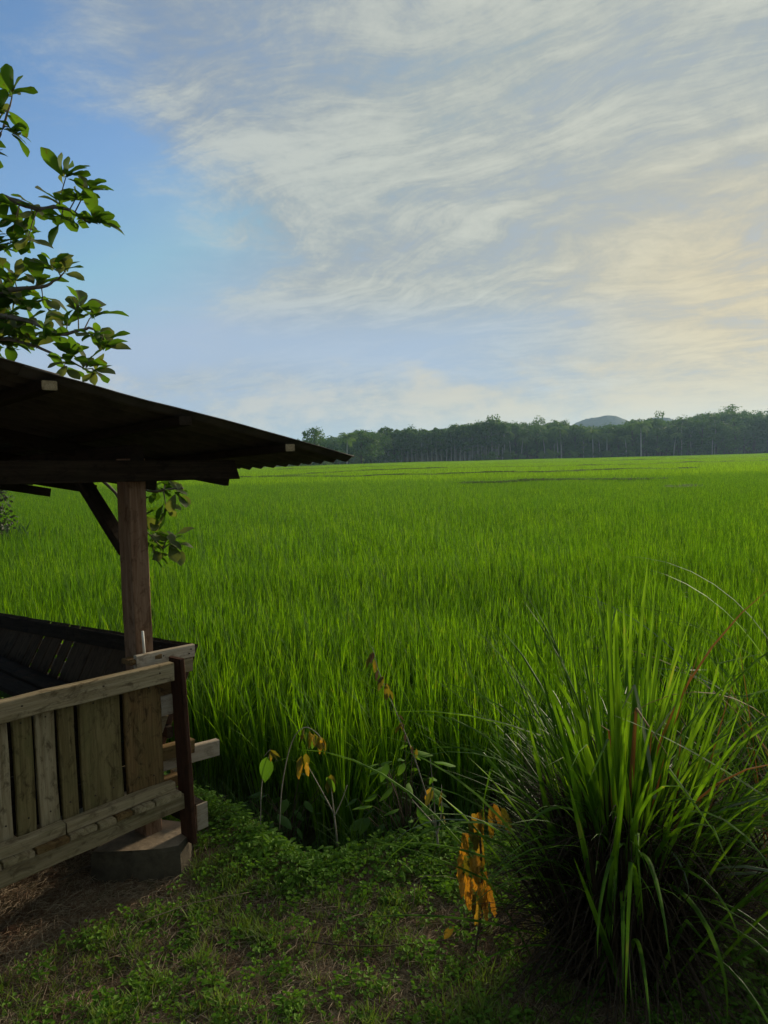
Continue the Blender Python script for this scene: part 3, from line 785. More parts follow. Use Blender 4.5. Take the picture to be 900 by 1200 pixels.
# side boards under the cap, seen end on beyond the near wall
board('side_board', (-.03, .06, .77), (.045, .06, .765), .08, .024, M['wood_brown'])
board('side_board', (-.03, .055, .685), (.05, .055, .682), .085, .024, M['wood_pale'], skew=(0, .25))
board('side_board', (-.028, .07, .60), (.01, .07, .60), .07, .024, M['wood_grey'], skew=(0, .45))
board('side_board', (-.028, .1, .465), (.16, .1, .452), .06, .04, M['wood_brown'])
# slanted reddish strut at the corner
tag(board('strut', (.051, -.018, .10), (.046, .012, .885), .020, .092, M['wood_red'], upv=X, uneven=.0012), 'slanted dark reddish strut bracing the hut corner')
# floor frame
tag(board('floor_beam', (-1.75, .0, .262), (.035, .0, .278), .066, .04, M['wood_grey'], uneven=.003), 'pale floor beam under the near wall')
board('floor_beam', (-1.75, 2.95, .27), (.2, 2.95, .27), .08, .05, M['wood_dark'])
ends = [-1.72, -1.60, -1.49, -1.37, -1.26, -1.14, -1.03, -.91, -.80, -.705, -.592, -.468, -.357, -.284, -.212, -.119, .006]
for i in range(len(ends) - 1):
    a, b_ = ends[i] + .004, ends[i + 1] - .004
    board('floor_board', ((a + b_) / 2, -.054 + random.uniform(-.006, .004), .333 + random.uniform(-.001, .001)), ((a + b_) / 2, 3.0, .333), b_ - a, .022, (M['wood_grey'], M['wood_brown'], M['wood_grey'])[i % 3], upv=X, uneven=.0003)
# sill strips on the floor-board ends
board('sill_strip', (-1.70, -.018, .372), (-.475, -.018, .366), .045, .038, M['wood_grey'], uneven=.002, upv=(0, 0, 1))
board('sill_strip', (-.468, -.016, .366), (-.012, -.014, .362), .040, .040, M['wood_grey'], uneven=.002)
board('floor_board', (.085, .13, .335), (.15, .13, .335), .03, .06, M['wood_grey'])
# joists and bearers towards the field
tag(board('joist', (-.03, .16, .400), (.31, .125, .392), .074, .035, M['wood_pale']), 'pale joist end jutting out towards the rice')
board('joist', (-.03, .09, .335), (.125, .09, .33), .05, .04, M['wood_brown'])
board('bearer', (.193, .098, .117), (.193, 3.0, .12), .05, .115, M['wood_dark'], upv=X)
board('lit_end_block', (.1655, .095, .117), (.2205, .095, .117), .117, .008, M['wood_pale'])  # pale slab colours the dark bearer's near end as if lit
# bench seat and leaning slatted back on the field side
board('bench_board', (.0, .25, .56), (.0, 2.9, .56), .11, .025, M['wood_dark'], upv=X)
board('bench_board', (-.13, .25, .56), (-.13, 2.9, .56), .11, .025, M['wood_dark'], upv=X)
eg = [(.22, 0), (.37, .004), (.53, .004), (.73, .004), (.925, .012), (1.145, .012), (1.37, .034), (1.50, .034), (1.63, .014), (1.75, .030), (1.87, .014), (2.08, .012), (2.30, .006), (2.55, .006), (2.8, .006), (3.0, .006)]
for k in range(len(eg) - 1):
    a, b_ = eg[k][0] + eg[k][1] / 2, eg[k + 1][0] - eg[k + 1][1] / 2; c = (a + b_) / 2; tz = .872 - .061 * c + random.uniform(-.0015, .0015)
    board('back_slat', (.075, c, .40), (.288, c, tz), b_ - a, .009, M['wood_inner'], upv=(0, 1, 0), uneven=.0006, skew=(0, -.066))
for k in range(4): board('slit_light_batten', (.19 + .04 * k, 1.0, .50 + .078 * k - .03), (.19 + .04 * k, 2.3, .50 + .078 * k - .05), .068, .012, M['wood_pale'], upv=(.46, 0, .89))  # pale boards added behind the slits to imitate lit slat edges
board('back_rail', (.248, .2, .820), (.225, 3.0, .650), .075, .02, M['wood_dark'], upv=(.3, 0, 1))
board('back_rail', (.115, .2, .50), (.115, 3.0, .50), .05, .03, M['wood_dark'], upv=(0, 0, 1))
# far walls of the hut (out of frame to the left), coloured dark to imitate interior shade
for k in range(12):
    board('wall_board', (-1.50 + k * .125, 2.99, .36), (-1.50 + k * .125, 2.99, .72), .118, .02, M['wood_dark'], upv=X)
board('top_rail', (-1.66, 3.01, .75), (.2, 3.01, .73), .07, .03, M['wood_dark'])

mb = MB(); random.seed(31)       # nail heads
for i, (a, b_) in enumerate(bl):
    for z_ in (.43, .795):
        for q in ((.3, .7) if b_ - a > .1 else (.5,)):
            t_ = a + (b_ - a) * q + random.uniform(-.006, .006); zz = z_ + random.uniform(-.01, .01)
            v, f = tube([(t_, .014, zz), (t_, .0095, zz)], [.0032, .0030], 6); mb.add(v, f)
for t_, zz in ((-.6, .862), (-.3, .858), (-.06, .852), (-.9, .867)):
    v, f = tube([(t_, -.03, zz), (t_, -.0355, zz)], [.0035, .0033], 6); mb.add(v, f)
for t_, zz in ((.165, .885), (.155, .868), (.03, .885)):
    v, f = tube([(t_, .085, zz), (t_, .0815 + .006 * 0, zz)], [.0035, .0033], 6); mb.add(v, f)
tag(mb.obj('nails', M['rust'], hut), 'small rusty nail heads in the boards', kind='stuff')

# footing stones (top-level: posts stand on them)
def footing(name, cx, cy, rz, outline, h, label):
    bm = bmesh.new(); k = len(outline)
    bot = [bm.verts.new((x * 1.03, y * 1.03, -.06)) for x, y in outline]; top = [bm.verts.new((x, y, h - .012)) for x, y in outline]
    t2 = [bm.verts.new((x * .965, y * .965, h + .004 * random.random())) for x, y in outline]
    for i in range(k):
        j = (i + 1) % k; bm.faces.new((bot[i], bot[j], top[j], top[i])); bm.faces.new((top[i], top[j], t2[j], t2[i]))
    bm.faces.new(t2); bm.faces.new(bot[::-1])
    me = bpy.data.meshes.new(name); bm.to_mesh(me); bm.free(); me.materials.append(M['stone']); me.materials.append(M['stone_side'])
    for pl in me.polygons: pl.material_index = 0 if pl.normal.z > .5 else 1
    o = bpy.data.objects.new(name, me); COL.objects.link(o); o.location = (cx, cy, 0); o.rotation_euler = (0, 0, rz)
    tag(o, label, 'stone')
    return o
ol = [(-.19, -.115), (-.05, -.12), (.10, -.115), (.165, -.09), (.185, -.02), (.175, .06), (.13, .12), (.03, .15), (-.06, .13), (-.15, .03)]
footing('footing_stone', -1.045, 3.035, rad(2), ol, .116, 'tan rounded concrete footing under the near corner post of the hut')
def hw(t, w_): 
    a = rad(48); return (-.905 + math.cos(a) * t - math.sin(a) * w_, 3.0 + math.sin(a) * t + math.cos(a) * w_)
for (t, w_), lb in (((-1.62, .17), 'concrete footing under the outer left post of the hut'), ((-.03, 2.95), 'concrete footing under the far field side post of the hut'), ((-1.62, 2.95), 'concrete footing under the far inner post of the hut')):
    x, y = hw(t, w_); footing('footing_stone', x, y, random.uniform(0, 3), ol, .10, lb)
x, y = hw(.19, 1.9)
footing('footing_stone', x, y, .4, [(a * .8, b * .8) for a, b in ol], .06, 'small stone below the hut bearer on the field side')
# clay lump at the left edge
bm = bmesh.new(); bmesh.ops.create_icosphere(bm, subdivisions=3, radius=.042)
for v in bm.verts: v.co *= 1 + .25 * noise.noise(v.co * 22); v.co.z *= .8
me = bpy.data.meshes.new('clay_lump'); bm.to_mesh(me); bm.free(); me.materials.append(M['clay'])
o = bpy.data.objects.new('clay_lump', me); COL.objects.link(o); o.location = (-1.40, 2.58, -.012)
tag(o, 'reddish brown lump of clay on the bare ground below the hut', 'stone')

# ------------------------------------------------------------------ broadleaf tree behind the hut
def broad_leaf(name, L_, W_, curl, fold, m):
    v, f = [], []; n_ = 7
    for i in range(n_ + 1):
        t = i / n_
        wd = W_ * .5 * (math.sin(math.pi * (t ** 1.8) * .95 + .05)) ** .62 if 0 < i < n_ else W_ * (.03 if i == 0 else .06)
        x = L_ * t; z = -curl * L_ * t * t
        wv = .03 * L_ * math.sin(t * 9)
        v += [(x, -wd, z + fold * wd + wv), (x, 0, z), (x, wd, z + fold * wd - wv)]
    for i in range(n_):
        b = i * 3; f += [(b, b + 1, b + 4, b + 3), (b + 1, b + 2, b + 5, b + 4)]
    me = bpy.data.meshes.new(name); me.from_pydata(v, [], f); me.polygons.foreach_set('use_smooth', [True] * len(f)); me.materials.append(m)
    return me
leaf_meshes = [broad_leaf('leaf', .20, .105, .10, .25, M['tree_leaf']), broad_leaf('leaf', .18, .11, .25, .15, M['tree_leaf']), broad_leaf('leaf', .22, .10, .35, .35, M['tree_leaf']), broad_leaf('leaf', .15, .085, .05, .3, M['tree_leaf'])]
def leaf_matrix(p, d, upish, s=1.0):
    d = Vector(d).normalized(); y = Vector(upish).cross(d)
    if y.length < .05: y = Vector((1, 0, 0)).cross(d)
    y.normalize(); z = d.cross(y)
    return Matrix(((d.x * s, y.x * s, z.x * s, p[0]), (d.y * s, y.y * s, z.y * s, p[1]), (d.z * s, y.z * s, z.z * s, p[2]), (0, 0, 0, 1)))

tree = empty('broadleaf_tree', (-4.7, 6.4, -.42))
tag(tree, 'large leaved tree whose branches reach in from the left above the hut roof', 'tree')
T0 = Vector((-4.7, 6.4, -.42))
tb = MB()
tb.add(*branch([(0, 0, -.3), (.05, -.05, 1.2), (.25, -.15, 2.4), (.2, -.2, 3.6), (.1, -.1, 5.2)], .16, .06, 5, 9, .01))
tb.obj('trunk', M['bark'], tree, smooth=True)
limbs = [
 ([(-4.5, 6.25, 2.3), (-3.9, 6.1, 2.8), (-3.36, 5.90, 3.15), (-2.84, 5.60, 3.62), (-2.66, 5.50, 3.62), (-2.41, 5.40, 3.52), (-2.18, 5.30, 3.49), (-2.01, 5.30, 3.38)], .05, .006),
 ([(-3.36, 5.9, 3.15), (-2.95, 5.60, 3.75), (-2.70, 5.50, 4.08), (-2.60, 5.50, 4.32)], .022, .005),
 ([(-4.5, 6.25, 2.0), (-3.9, 6.0, 2.4), (-3.34, 5.70, 2.72), (-2.89, 5.50, 2.93), (-2.59, 5.40, 2.96), (-2.38, 5.40, 2.98), (-2.25, 5.40, 3.07)], .045, .005),
 ([(-3.6, 5.8, 2.55), (-3.28, 5.60, 2.64), (-2.85, 5.40, 2.76), (-2.49, 5.30, 2.73), (-2.22, 5.20, 2.60), (-1.97, 5.10, 2.62), (-1.86, 5.10, 2.53)], .03, .005),
 ([(-3.6, 5.8, 2.45), (-3.23, 5.60, 2.51), (-2.73, 5.40, 2.61), (-2.39, 5.30, 2.52), (-2.05, 5.20, 2.36)], .026, .005),
 ([(-4.55, 6.3, 1.7), (-3.9, 6.05, 2.2), (-3.30, 5.80, 2.21), (-2.41, 5.40, 1.86), (-1.85, 5.10, 1.60), (-1.55, 4.90, 1.52), (-1.30, 4.80, 1.53)], .04, .005),
 ([(-2.41, 5.40, 1.86), (-1.98, 5.20, 1.60), (-1.66, 4.90, 1.34), (-1.45, 4.80, 1.14)], .016, .004),
 ([(-4.6, 6.2, 3.6), (-4.5, 5.9, 4.3), (-4.2, 5.7, 4.9), (-4.0, 5.6, 5.4)], .05, .01),
 ([(-4.6, 6.3, 3.4), (-5.2, 6.3, 4.2), (-6.0, 6.6, 4.7)], .05, .01),
 ([(-4.6, 6.4, 2.9), (-4.9, 7.1, 3.6), (-5.1, 7.9, 4.2)], .05, .01)]
LP_ = [l[0] for l in limbs]
for pts_, a, b_ in limbs:
    v, f = branch([Vector(p) - T0 for p in pts_], a, b_, 5, 7, .006)
    mesh_obj('branch', v, f, M['bark'], tree, smooth=True)
allp = [Vector(q) for pts_, _, _ in limbs for q in curve_pts(pts_, 5)]
tips = [(-2.58, 5.50, 4.38, 4), (-2.68, 5.50, 4.22, 8), (-2.58, 5.50, 4.08, 7), (-2.15, 5.30, 3.72, 7), (-2.21, 5.30, 3.57, 6), (-2.06, 5.30, 3.57, 6), (-1.98, 5.30, 3.64, 5), (-1.94, 5.30, 3.40, 6), (-2.07, 5.30, 3.42, 6), (-2.21, 5.30, 3.40, 5), (-2.67, 5.50, 3.59, 6), (-2.61, 5.50, 3.45, 6), (-2.46, 5.40, 3.50, 5), (-2.67, 5.50, 3.31, 7), (-2.50, 5.40, 3.29, 5), (-2.34, 5.40, 3.13, 6), (-2.22, 5.40, 3.08, 5), (-2.44, 5.40, 3.01, 7), (-2.62, 5.40, 3.05, 7), (-2.41, 5.40, 2.86, 7), (-2.60, 5.40, 2.87, 8), (-2.08, 5.20, 2.80, 7), (-1.97, 5.20, 2.73, 6), (-2.15, 5.20, 2.70, 7), (-2.28, 5.20, 2.61, 8), (-1.95, 5.10, 2.56, 6), (-1.86, 5.10, 2.50, 5), (-2.14, 5.20, 2.50, 7), (-2.44, 5.30, 2.58, 8), (-2.59, 5.30, 2.61, 8), (-2.03, 5.20, 2.40, 6), (-1.96, 5.20, 2.33, 5), (-2.20, 5.20, 2.38, 6), (-2.73, 5.50, 2.98, 7), (-2.75, 5.50, 2.74, 8), (-2.54, 5.40, 2.72, 8),
 (-1.50, 4.90, 1.54, 6), (-1.32, 4.80, 1.52, 6), (-1.43, 4.85, 1.38, 6), (-1.48, 4.80, 1.24, 7), (-1.39, 4.80, 1.24, 6), (-1.35, 4.80, 1.17, 5), (-1.47, 4.80, 1.12, 6), (-1.56, 4.90, 1.38, 6), (-1.41, 4.90, 1.60, 4), (-1.55, 4.90, 1.17, 6)]
vol_centre = Vector((-3.4, 5.8, 2.9))
nleaf = 0; twig = MB(); extra = MB()
def add_rosette(tip, cnt, low, real=True):
    global nleaf
    near = min(allp, key=lambda q: (q - tip).length)
    ax = (tip - near)
    if ax.length < .03: ax = Vector((.7, -.2, .4))
    if real or random.random() < .5:
        mid = near.lerp(tip, .5) + Vector((0, 0, .02)); v, f = tube([near - T0, mid - T0, tip - T0], [.005, .004, .003], 5); twig.add(v, f)
    ax.normalize()
    for k in range(cnt):
        az = k * 2.4 + random.uniform(-.3, .3); e = random.uniform(-.35, .95) if not low else random.uniform(-1.2, .4)
        d = Vector((math.cos(az) * math.cos(e), math.sin(az) * math.cos(e), math.sin(e))) * .9 + ax * .5
        p = tip + Vector([random.gauss(0, .012) for _ in range(3)]) - ax * random.uniform(0, .06)
        upish = Vector((random.gauss(0, .45), random.gauss(0, .45), 1))
        s = random.uniform(.58, .98) * (.78 if low else 1.0)
        mt = leaf_matrix(p - T0, d, upish, s)
        me = random.choice(leaf_meshes)
        if real and nleaf < 290:
            o = bpy.data.objects.new('leaf', me); COL.objects.link(o); o.parent = tree; o.matrix_local = mt; nleaf += 1
        else:
            extra.add([mt @ q.co for q in me.vertices], [tuple(pq.vertices) for pq in me.polygons])
for x, y, z, c in tips: add_rosette(Vector((x, y, z)), c + 3, z < 1.8)
for k in range(150):     # the rest of the crown, beyond the left edge
    q = random.choice(allp[:40] + allp[-30:] * 2) + Vector([random.gauss(0, .35) for _ in range(3)])
    if q.x / q.y > -.60: continue
    add_rosette(q, 7, False, False)
for k in range(85):      # clutter close to the frame edge
    z = random.choice([random.uniform(2.5, 3.7), random.uniform(2.5, 3.2), random.uniform(2.5, 3.6), random.uniform(3.9, 4.15)]); y = random.uniform(5.3, 5.7); add_rosette(Vector((-.52 * y + random.uniform(-.25, .04) + (.25 * random.random() if z < 3.0 else 0), y, z)), 8, False, False)
tag(twig.obj('twigs', M['bark'], tree), kind='stuff'); tag(extra.obj('leaf_mass', M['tree_leaf'], tree, smooth=True), kind='stuff')

# ------------------------------------------------------------------ unseen trees added behind the viewer to shade the bank
rs = random.getstate(); random.seed(77)
for k, (x, y, h, lab) in enumerate(((-4.3, -4.4, 8.5, 'unseen spreading shade tree added behind the hut side of the bank'), (1.6, -5.6, 8.0, 'unseen tall shade tree added on the bank behind the viewpoint'))):
    t_ = make_broad('added_shade_tree', h, 8.0 if k == 0 else 6.5, 1.9 if k == 0 else 2.6, 34 if k == 0 else 20, M['tree_leaf'], M['bark'], .26, .2, 150 if k == 0 else 50, 1.2)
    t_.location = (x, y, 0); tag(t_, lab, 'tree')
random.setstate(rs)

# ------------------------------------------------------------------ shrub far left
mb = MB(); sb = MB(); c0 = Vector((-8.6, 15.8, FIELD_Z + .55))
for k in range(24):
    az = random.uniform(0, 6.28); r = random.uniform(.1, .75)
    c = Vector((math.cos(az) * r, math.sin(az) * r, random.uniform(.0, .95)))
    clump_quads(mb, c, .25, 60, .075, .9)
    sb.add(*branch([(0, 0, -.6), (c.x * .4, c.y * .4, c.z * .4), c], .02, .006, 3, 5))
sh = empty('shrub', c0); tag(sh, 'dark tangled shrub standing in the rice at the left edge', 'shrub')
mb.obj('foliage', leaf_mat('shrub_leaf', (0.02, 0.035, 0.015), (0.08, 0.075, 0.05), 0.15, 0.7, scale=14), sh); sb.obj('stem', M['bark'], sh)
mb = MB()
for k in range(90): mb.add(*ribbon((random.gauss(.75, .35), random.gauss(-.1, .2), -.3), random.uniform(0, 6.28), random.uniform(.2, .9), random.uniform(.5, .85), .07, random.uniform(.4, 1.4), 5, .15))
w2 = mb.obj('leafy_weed', M['weed_dark']); w2.location = c0; tag(w2, 'low green weeds at the foot of the dark shrub on the left', 'weeds', kind='stuff')

# ------------------------------------------------------------------ lemongrass clump, right foreground
def clump(name, loc, label, cat): 
    o = empty(name, loc); tag(o, label, cat); return o
lg = clump('lemongrass_clump', (.765, 2.36, 0.0), 'huge lemongrass clump with upright green blades over a dark dead skirt', 'grass clump')
def blade(parent, base, az, tilt, ln, wd, droop, m, segs=10, name='blade', **kw):
    v, f = ribbon(base, az, tilt, ln, wd, droop, segs, kw.pop('fold', .22), **kw)
    return mesh_obj(name, v, f, m, parent)
random.seed(21)
for k in range(225):
    r = abs(random.gauss(0, .10)); a = random.uniform(0, 6.28)
    bx, by = math.sin(a) * r, math.cos(a) * r
    az = a + random.gauss(0, .5)
    tl = .03 + r * (1.9 if math.sin(a) > -.3 else 1.5) + abs(random.gauss(0, .06))
    ln = random.uniform(.85, 1.40) - tl * .2
    if random.random() < .12: ln = random.uniform(.5, .8)
    m_ = M['lemon'] if random.random() > .03 or tl > .2 else M['tan']
    blade(lg, (bx, by, .02), az, tl, ln, random.uniform(.015, .027), random.choice([.05, .1, .2, .3, .5, .85, 1.3]), m_, fold=.3, kink=(random.uniform(.5, .9), random.uniform(.3, 1.9)) if random.random() < .22 else None, twist=random.uniform(-.8, .8), start=.55)
# arching and broken blades in front and at the sides
feat = [(-.05, -.12, .6, -1.55, .5, .95, .016, 1.9, 'lemon'), (.0, -.14, .5, -2.6, .30, .75, .016, 3.3, 'lemon'), (-.02, -.15, .45, 2.7, .32, .60, .013, 3.0, 'lemon'),
        (.08, -.12, .4, 2.4, .5, .75, .016, 2.6, 'grey_blade'), (-.10, -.05, .4, -1.4, .75, .85, .015, 2.0, 'grey_blade'), (.1, -.1, .3, 1.7, .7, .95, .014, 1.6, 'lemon'),
        (-.12, -.05, .35, -1.5, 1.0, .75, .014, .8, 'lemon'), (-.1, -.1, .2, -1.35, 1.05, .85, .014, .5, 'lemon'), (-.12, -.08, .15, -1.7, 1.15, .80, .014, .5, 'lemon'),
        (-.05, .0, .3, -1.25, .62, 1.05, .013, .5, 'lemon'), (-.05, .02, .4, -1.1, .55, 1.0, .012, .7, 'lemon'), (-.1, -.1, .1, -2.1, .9, .7, .015, 1.3, 'lemon'),
        (.1, -.05, .3, 1.5, .6, .9, .016, .6, 'lemon'), (.15, -.05, .2, 1.45, .8, .8, .016, .9, 'lemon'), (.1, .0, .4, 1.2, .5, .9, .014, 1.2, 'lemon'),
        (.05, -.15, .1, 3.0, .6, .75, .016, 1.8, 'lemon'), (-.03, -.15, .1, -2.9, .55, .80, .015, 1.7, 'lemon'), (.12, -.1, .1, 2.2, .8, .9, .014, 1.3, 'lemon'),
        (.02, -.1, .55, 2.9, .15, .42, .012, 3.2, 'grey_blade')]
for bx, by, bz, az, tl, ln, wd, dr, mm in feat:
    blade(lg, (bx, by, bz * .6), az, tl, ln, wd, dr, M[mm], 12, fold=.25, start=.7, twist=random.uniform(-.4, .4))
# two folded pale blades near the top and a long slanting stalk
blade(lg, (.06, -.13, .62), -.4, .22, .50, .016, .3, M['grey_blade'], 10, kink=(.55, 2.2), start=.9)
tag(blade(lg, (.02, -.22, .855), 2.45, .55, .145, .022, -.1, M['grey_blade'], 4, start=.9, fold=.1), 'short pale folded blade tip')
tag(blade(lg, (.42, -.25, .62), -1.57, .95, .62, .017, .25, M['lemon'], 10, start=.9), 'long blade slanting across the clump')
for k in range(18):        # broad fresh blades arching over the dead skirt
    a = random.uniform(-3.4, 3.4); a = a if abs(a) > 1.1 else a + 2.2
    blade(lg, (math.sin(a) * .10, math.cos(a) * .10, random.uniform(.05, .35)), a, random.uniform(.25, .75), random.uniform(.6, .95), random.uniform(.015, .022), random.uniform(1.3, 3.0), M['lemon'] if k % 6 else M['grey_blade'], 12, start=.8, twist=random.uniform(-.5, .5))
for k in range(5):
    blade(lg, (random.uniform(-.05, .2), random.uniform(-.1, .05), .1), random.uniform(.3, 2.2), random.uniform(.1, .35), random.uniform(.7, .95), .012, .1, M['tan'], fold=.3)
# base stalks and dead skirt: far too many to count
mb = MB()
for k in range(1500):
    a = random.uniform(0, 6.28); r = .15 * math.sqrt(random.random())
    z0 = random.uniform(.02, .5)
    mb.add(*ribbon((math.sin(a) * r, math.cos(a) * r, z0), a + random.gauss(0, .5), random.uniform(.35, 1.5), random.uniform(.18, .42) + (.10 if z0 < .3 else 0), random.uniform(.004, .009), random.uniform(.8, 2.6), 6, .2))
for k in range(700):
    a = random.uniform(0, 6.28); r = .2 * math.sqrt(random.random())
    mb.add(*ribbon((math.sin(a) * r, math.cos(a) * r, 0), a, random.uniform(.05, .5), random.uniform(.35, .75), random.uniform(.008, .016), random.uniform(0, .6), 4, .3))
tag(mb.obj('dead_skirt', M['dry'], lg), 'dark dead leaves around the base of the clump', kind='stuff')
mb = MB()
for k in range(260):
    a = random.uniform(0, 6.28); r = .15 * math.sqrt(random.random())
    mb.add(*ribbon((math.sin(a) * r, math.cos(a) * r, random.uniform(.1, .4)), a + random.gauss(0, .4), random.uniform(.25, .95), random.uniform(.45, .75), random.uniform(.006, .010), random.uniform(.3, 1.6), 8, .2))
tag(mb.obj('blade_mass', M['lemon'], lg), 'thin green inner blades of the clump', kind='stuff')

dg = clump('dry_grass_clump', (1.50, 2.55, 0.0), 'second clump of dark dry stalks and green blades leaning in at the right edge', 'grass clump')
for k in range(110):
    a = random.uniform(0, 6.28); r = .12 * math.sqrt(random.random())
    az = random.gauss(-1.5, .8) if random.random() < .65 else a
    mm = random.choice(['dry', 'dry', 'lemon', 'tan', 'dry'])
    blade(dg, (math.sin(a) * r, math.cos(a) * r, 0), az, random.uniform(.1, .62), random.uniform(.7, 1.25), random.uniform(.005, .011), random.choice([.1, .2, .4, .9]), M[mm], 9)
for bx, by, bz, az, tl, ln, wd, dr, mm in [(0, .05, .4, -1.25, .2, 1.25, .011, 2.0, 'lemon'), (0, 0, .35, -1.45, .3, 1.1, .009, 2.0, 'grey_blade'), (.05, 0, .4, -1.3, .15, 1.1, .010, 1.9, 'lemon'), (0, .1, .5, -1.1, .55, .9, .012, .5, 'lemon'), (0, 0, .3, -1.6, .8, .9, .012, .3, 'lemon')]:
    blade(dg, (bx, by, bz), az, tl, ln, wd, dr, M[mm], 14)
for k in range(9):
    blade(dg, (random.uniform(-.05, .1), random.uniform(-.05, .2), random.uniform(.25, .5)), random.gauss(-1.4, .25), random.uniform(.15, .5), random.uniform(.95, 1.3), random.uniform(.010, .015), random.uniform(.9, 2.2), M[['lemon', 'lemon', 'grey_blade', 'tan'][k % 4]], 14, start=.8)
mb = MB()
for k in range(450):
    a = random.uniform(0, 6.28); r = .15 * math.sqrt(random.random())
    mb.add(*ribbon((math.sin(a) * r, math.cos(a) * r, random.uniform(.02, .4)), a, random.uniform(.3, 1.4), random.uniform(.3, .65), random.uniform(.003, .007), random.uniform(.8, 2.2), 6, .2))
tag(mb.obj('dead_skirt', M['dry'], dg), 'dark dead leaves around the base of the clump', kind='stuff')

# ------------------------------------------------------------------ saplings and wilted plants on the bank
def pointed_leaf(name, L_, W_, curl, fold, m, crumple=0.0):
    v, f = [], []; n_ = 6
    for i in range(n_ + 1):
        t = i / n_; wd = W_ * .5 * math.sin(math.pi * t ** .8) ** .8 if 0 < i < n_ else .001
        z = -curl * L_ * t * t; cr = [random.gauss(0, crumple * L_) for _ in range(3)]
        v += [(L_ * t, -wd, z - fold * wd + cr[0]), (L_ * t, 0, z + cr[1] * .4), (L_ * t, wd, z - fold * wd + cr[2])]
    for i in range(n_):
        b = i * 3; f += [(b, b + 1, b + 4, b + 3), (b + 1, b + 2, b + 5, b + 4)]
    me = bpy.data.meshes.new(name); me.from_pydata(v, [], f); me.polygons.foreach_set('use_smooth', [True] * len(f)); me.materials.append(m)
    return me
def hang(parent, me, p, d, s=1.0, upish=None, label=None):
    o = bpy.data.objects.new('leaf', me); COL.objects.link(o); o.parent = parent
    o.matrix_local = leaf_matrix(p, d, upish or (random.uniform(-1, 1), random.uniform(-1, 1), .3), s)
    if label: tag(o, label)
    return o
gl_ = pointed_leaf('leaf', .085, .045, .3, .5, M['weed'], .01); ol_ = pointed_leaf('leaf', .09, .035, .3, .9, M['olive'], .03)
yl_ = pointed_leaf('leaf', .08, .03, .2, .9, M['yellow'], .03); orl = pointed_leaf('leaf', .05, .028, .2, .8, M['orange'], .03)
dl_ = pointed_leaf('leaf', .085, .045, .4, .3, M['weed_dark'], .01)

s1 = empty('forked_sapling', (-.24, 3.17, .0)); tag(s1, 'nearly bare pale sapling forking into three twigs at the bank edge', 'sapling')
v, f = branch([(0, 0, -.02), (-.006, 0, .06), (-.012, 0, .13)], .0045, .0035, 4, 6); mesh_obj('stem', v, f, M['twig'], s1, smooth=True)
for pts_ in ([(-.012, 0, .13), (-.05, 0, .21), (-.085, 0, .28), (-.125, .0, .36)], [(-.012, 0, .13), (-.018, .01, .2), (-.027, .01, .29)], [(-.011, 0, .12), (.02, .01, .18), (.05, .0, .26)]):
    v, f = branch(pts_, .003, .0015, 4, 5); mesh_obj('twig', v, f, M['twig'], s1, smooth=True)
for p_, me in (((-.027, .01, .30), ol_), ((-.04, .0, .30), gl_), ((-.02, 0, .31), ol_), ((-.125, 0, .37), yl_), ((-.145, 0, .375), yl_), ((-.15, .02, .39), ol_), ((-.13, .02, .40), ol_)):
    hang(s1, me, p_, (random.uniform(-.25, .25), random.uniform(-.3, .1), -1), random.uniform(.75, 1.0))
s2 = empty('thin_sapling', (-.60, 3.27, .0)); tag(s2, 'thin left sapling bending over with one large hanging green leaf', 'sapling')
v, f = branch([(0, 0, -.02), (.01, 0, .18), (.025, 0, .28), (.06, 0, .385), (.03, 0, .36)], .003, .0015, 5, 5); mesh_obj('stem', v, f, M['twig'], s2, smooth=True)
hang(s2, pointed_leaf('leaf', .12, .065, .1, .3, M['weed'], .006), (.045, -.01, .36), (-.12, -.1, -1), 1.0, (0, -1, .1), 'large hanging green leaf')
for k in range(3): hang(s2, ol_, (.06, -.005, .39), (random.uniform(-.2, .8), -.2, -.6), .6)
s4 = empty('arching_sapling', (-.50, 3.32, .0)); tag(s4, 'arching sapling with a tuft of drooping leaves between the two thin saplings', 'sapling')
v, f = branch([(-.02, 0, -.02), (0, 0, .2), (.05, 0, .40), (.11, 0, .47), (.17, 0, .44), (.2, 0, .38)], .003, .0015, 5, 5); mesh_obj('stem', v, f, M['twig'], s4, smooth=True)
for k in range(9): hang(s4, [ol_, gl_, ol_, yl_][k % 4], (.11 + .011 * k, random.uniform(-.02, .02), .465 - .007 * k), (random.uniform(-.3, .3), random.uniform(-.3, .2), -1), random.uniform(.7, 1.0))
s3 = empty('tall_sapling', (.20, 3.0, .0)); tag(s3, 'tall thin sapling with brown curled leaves leaning left over the rice', 'sapling')
v, f = branch([(0, 0, -.03), (-.005, 0, .07), (-.01, 0, .13)], .0055, .0045, 4, 6); mesh_obj('stem', v, f, M['twig'], s3, smooth=True)
tw = [[(-.01, 0, .13), (-.05, 0, .29), (-.10, 0, .46), (-.15, 0, .60), (-.23, 0, .80), (-.26, 0, .92)], [(-.01, 0, .13), (-.018, .01, .28), (-.03, .01, .44)], [(-.01, 0, .10), (.01, .0, .2), (.015, .0, .33)], [(-.02, 0, .16), (-.07, 0, .22), (-.11, 0, .27)]]
for q, pts_ in enumerate(tw):
    v, f = branch(pts_, .0035, .0012, 4, 5); mesh_obj('twig', v, f, M['twig'], s3, smooth=True)
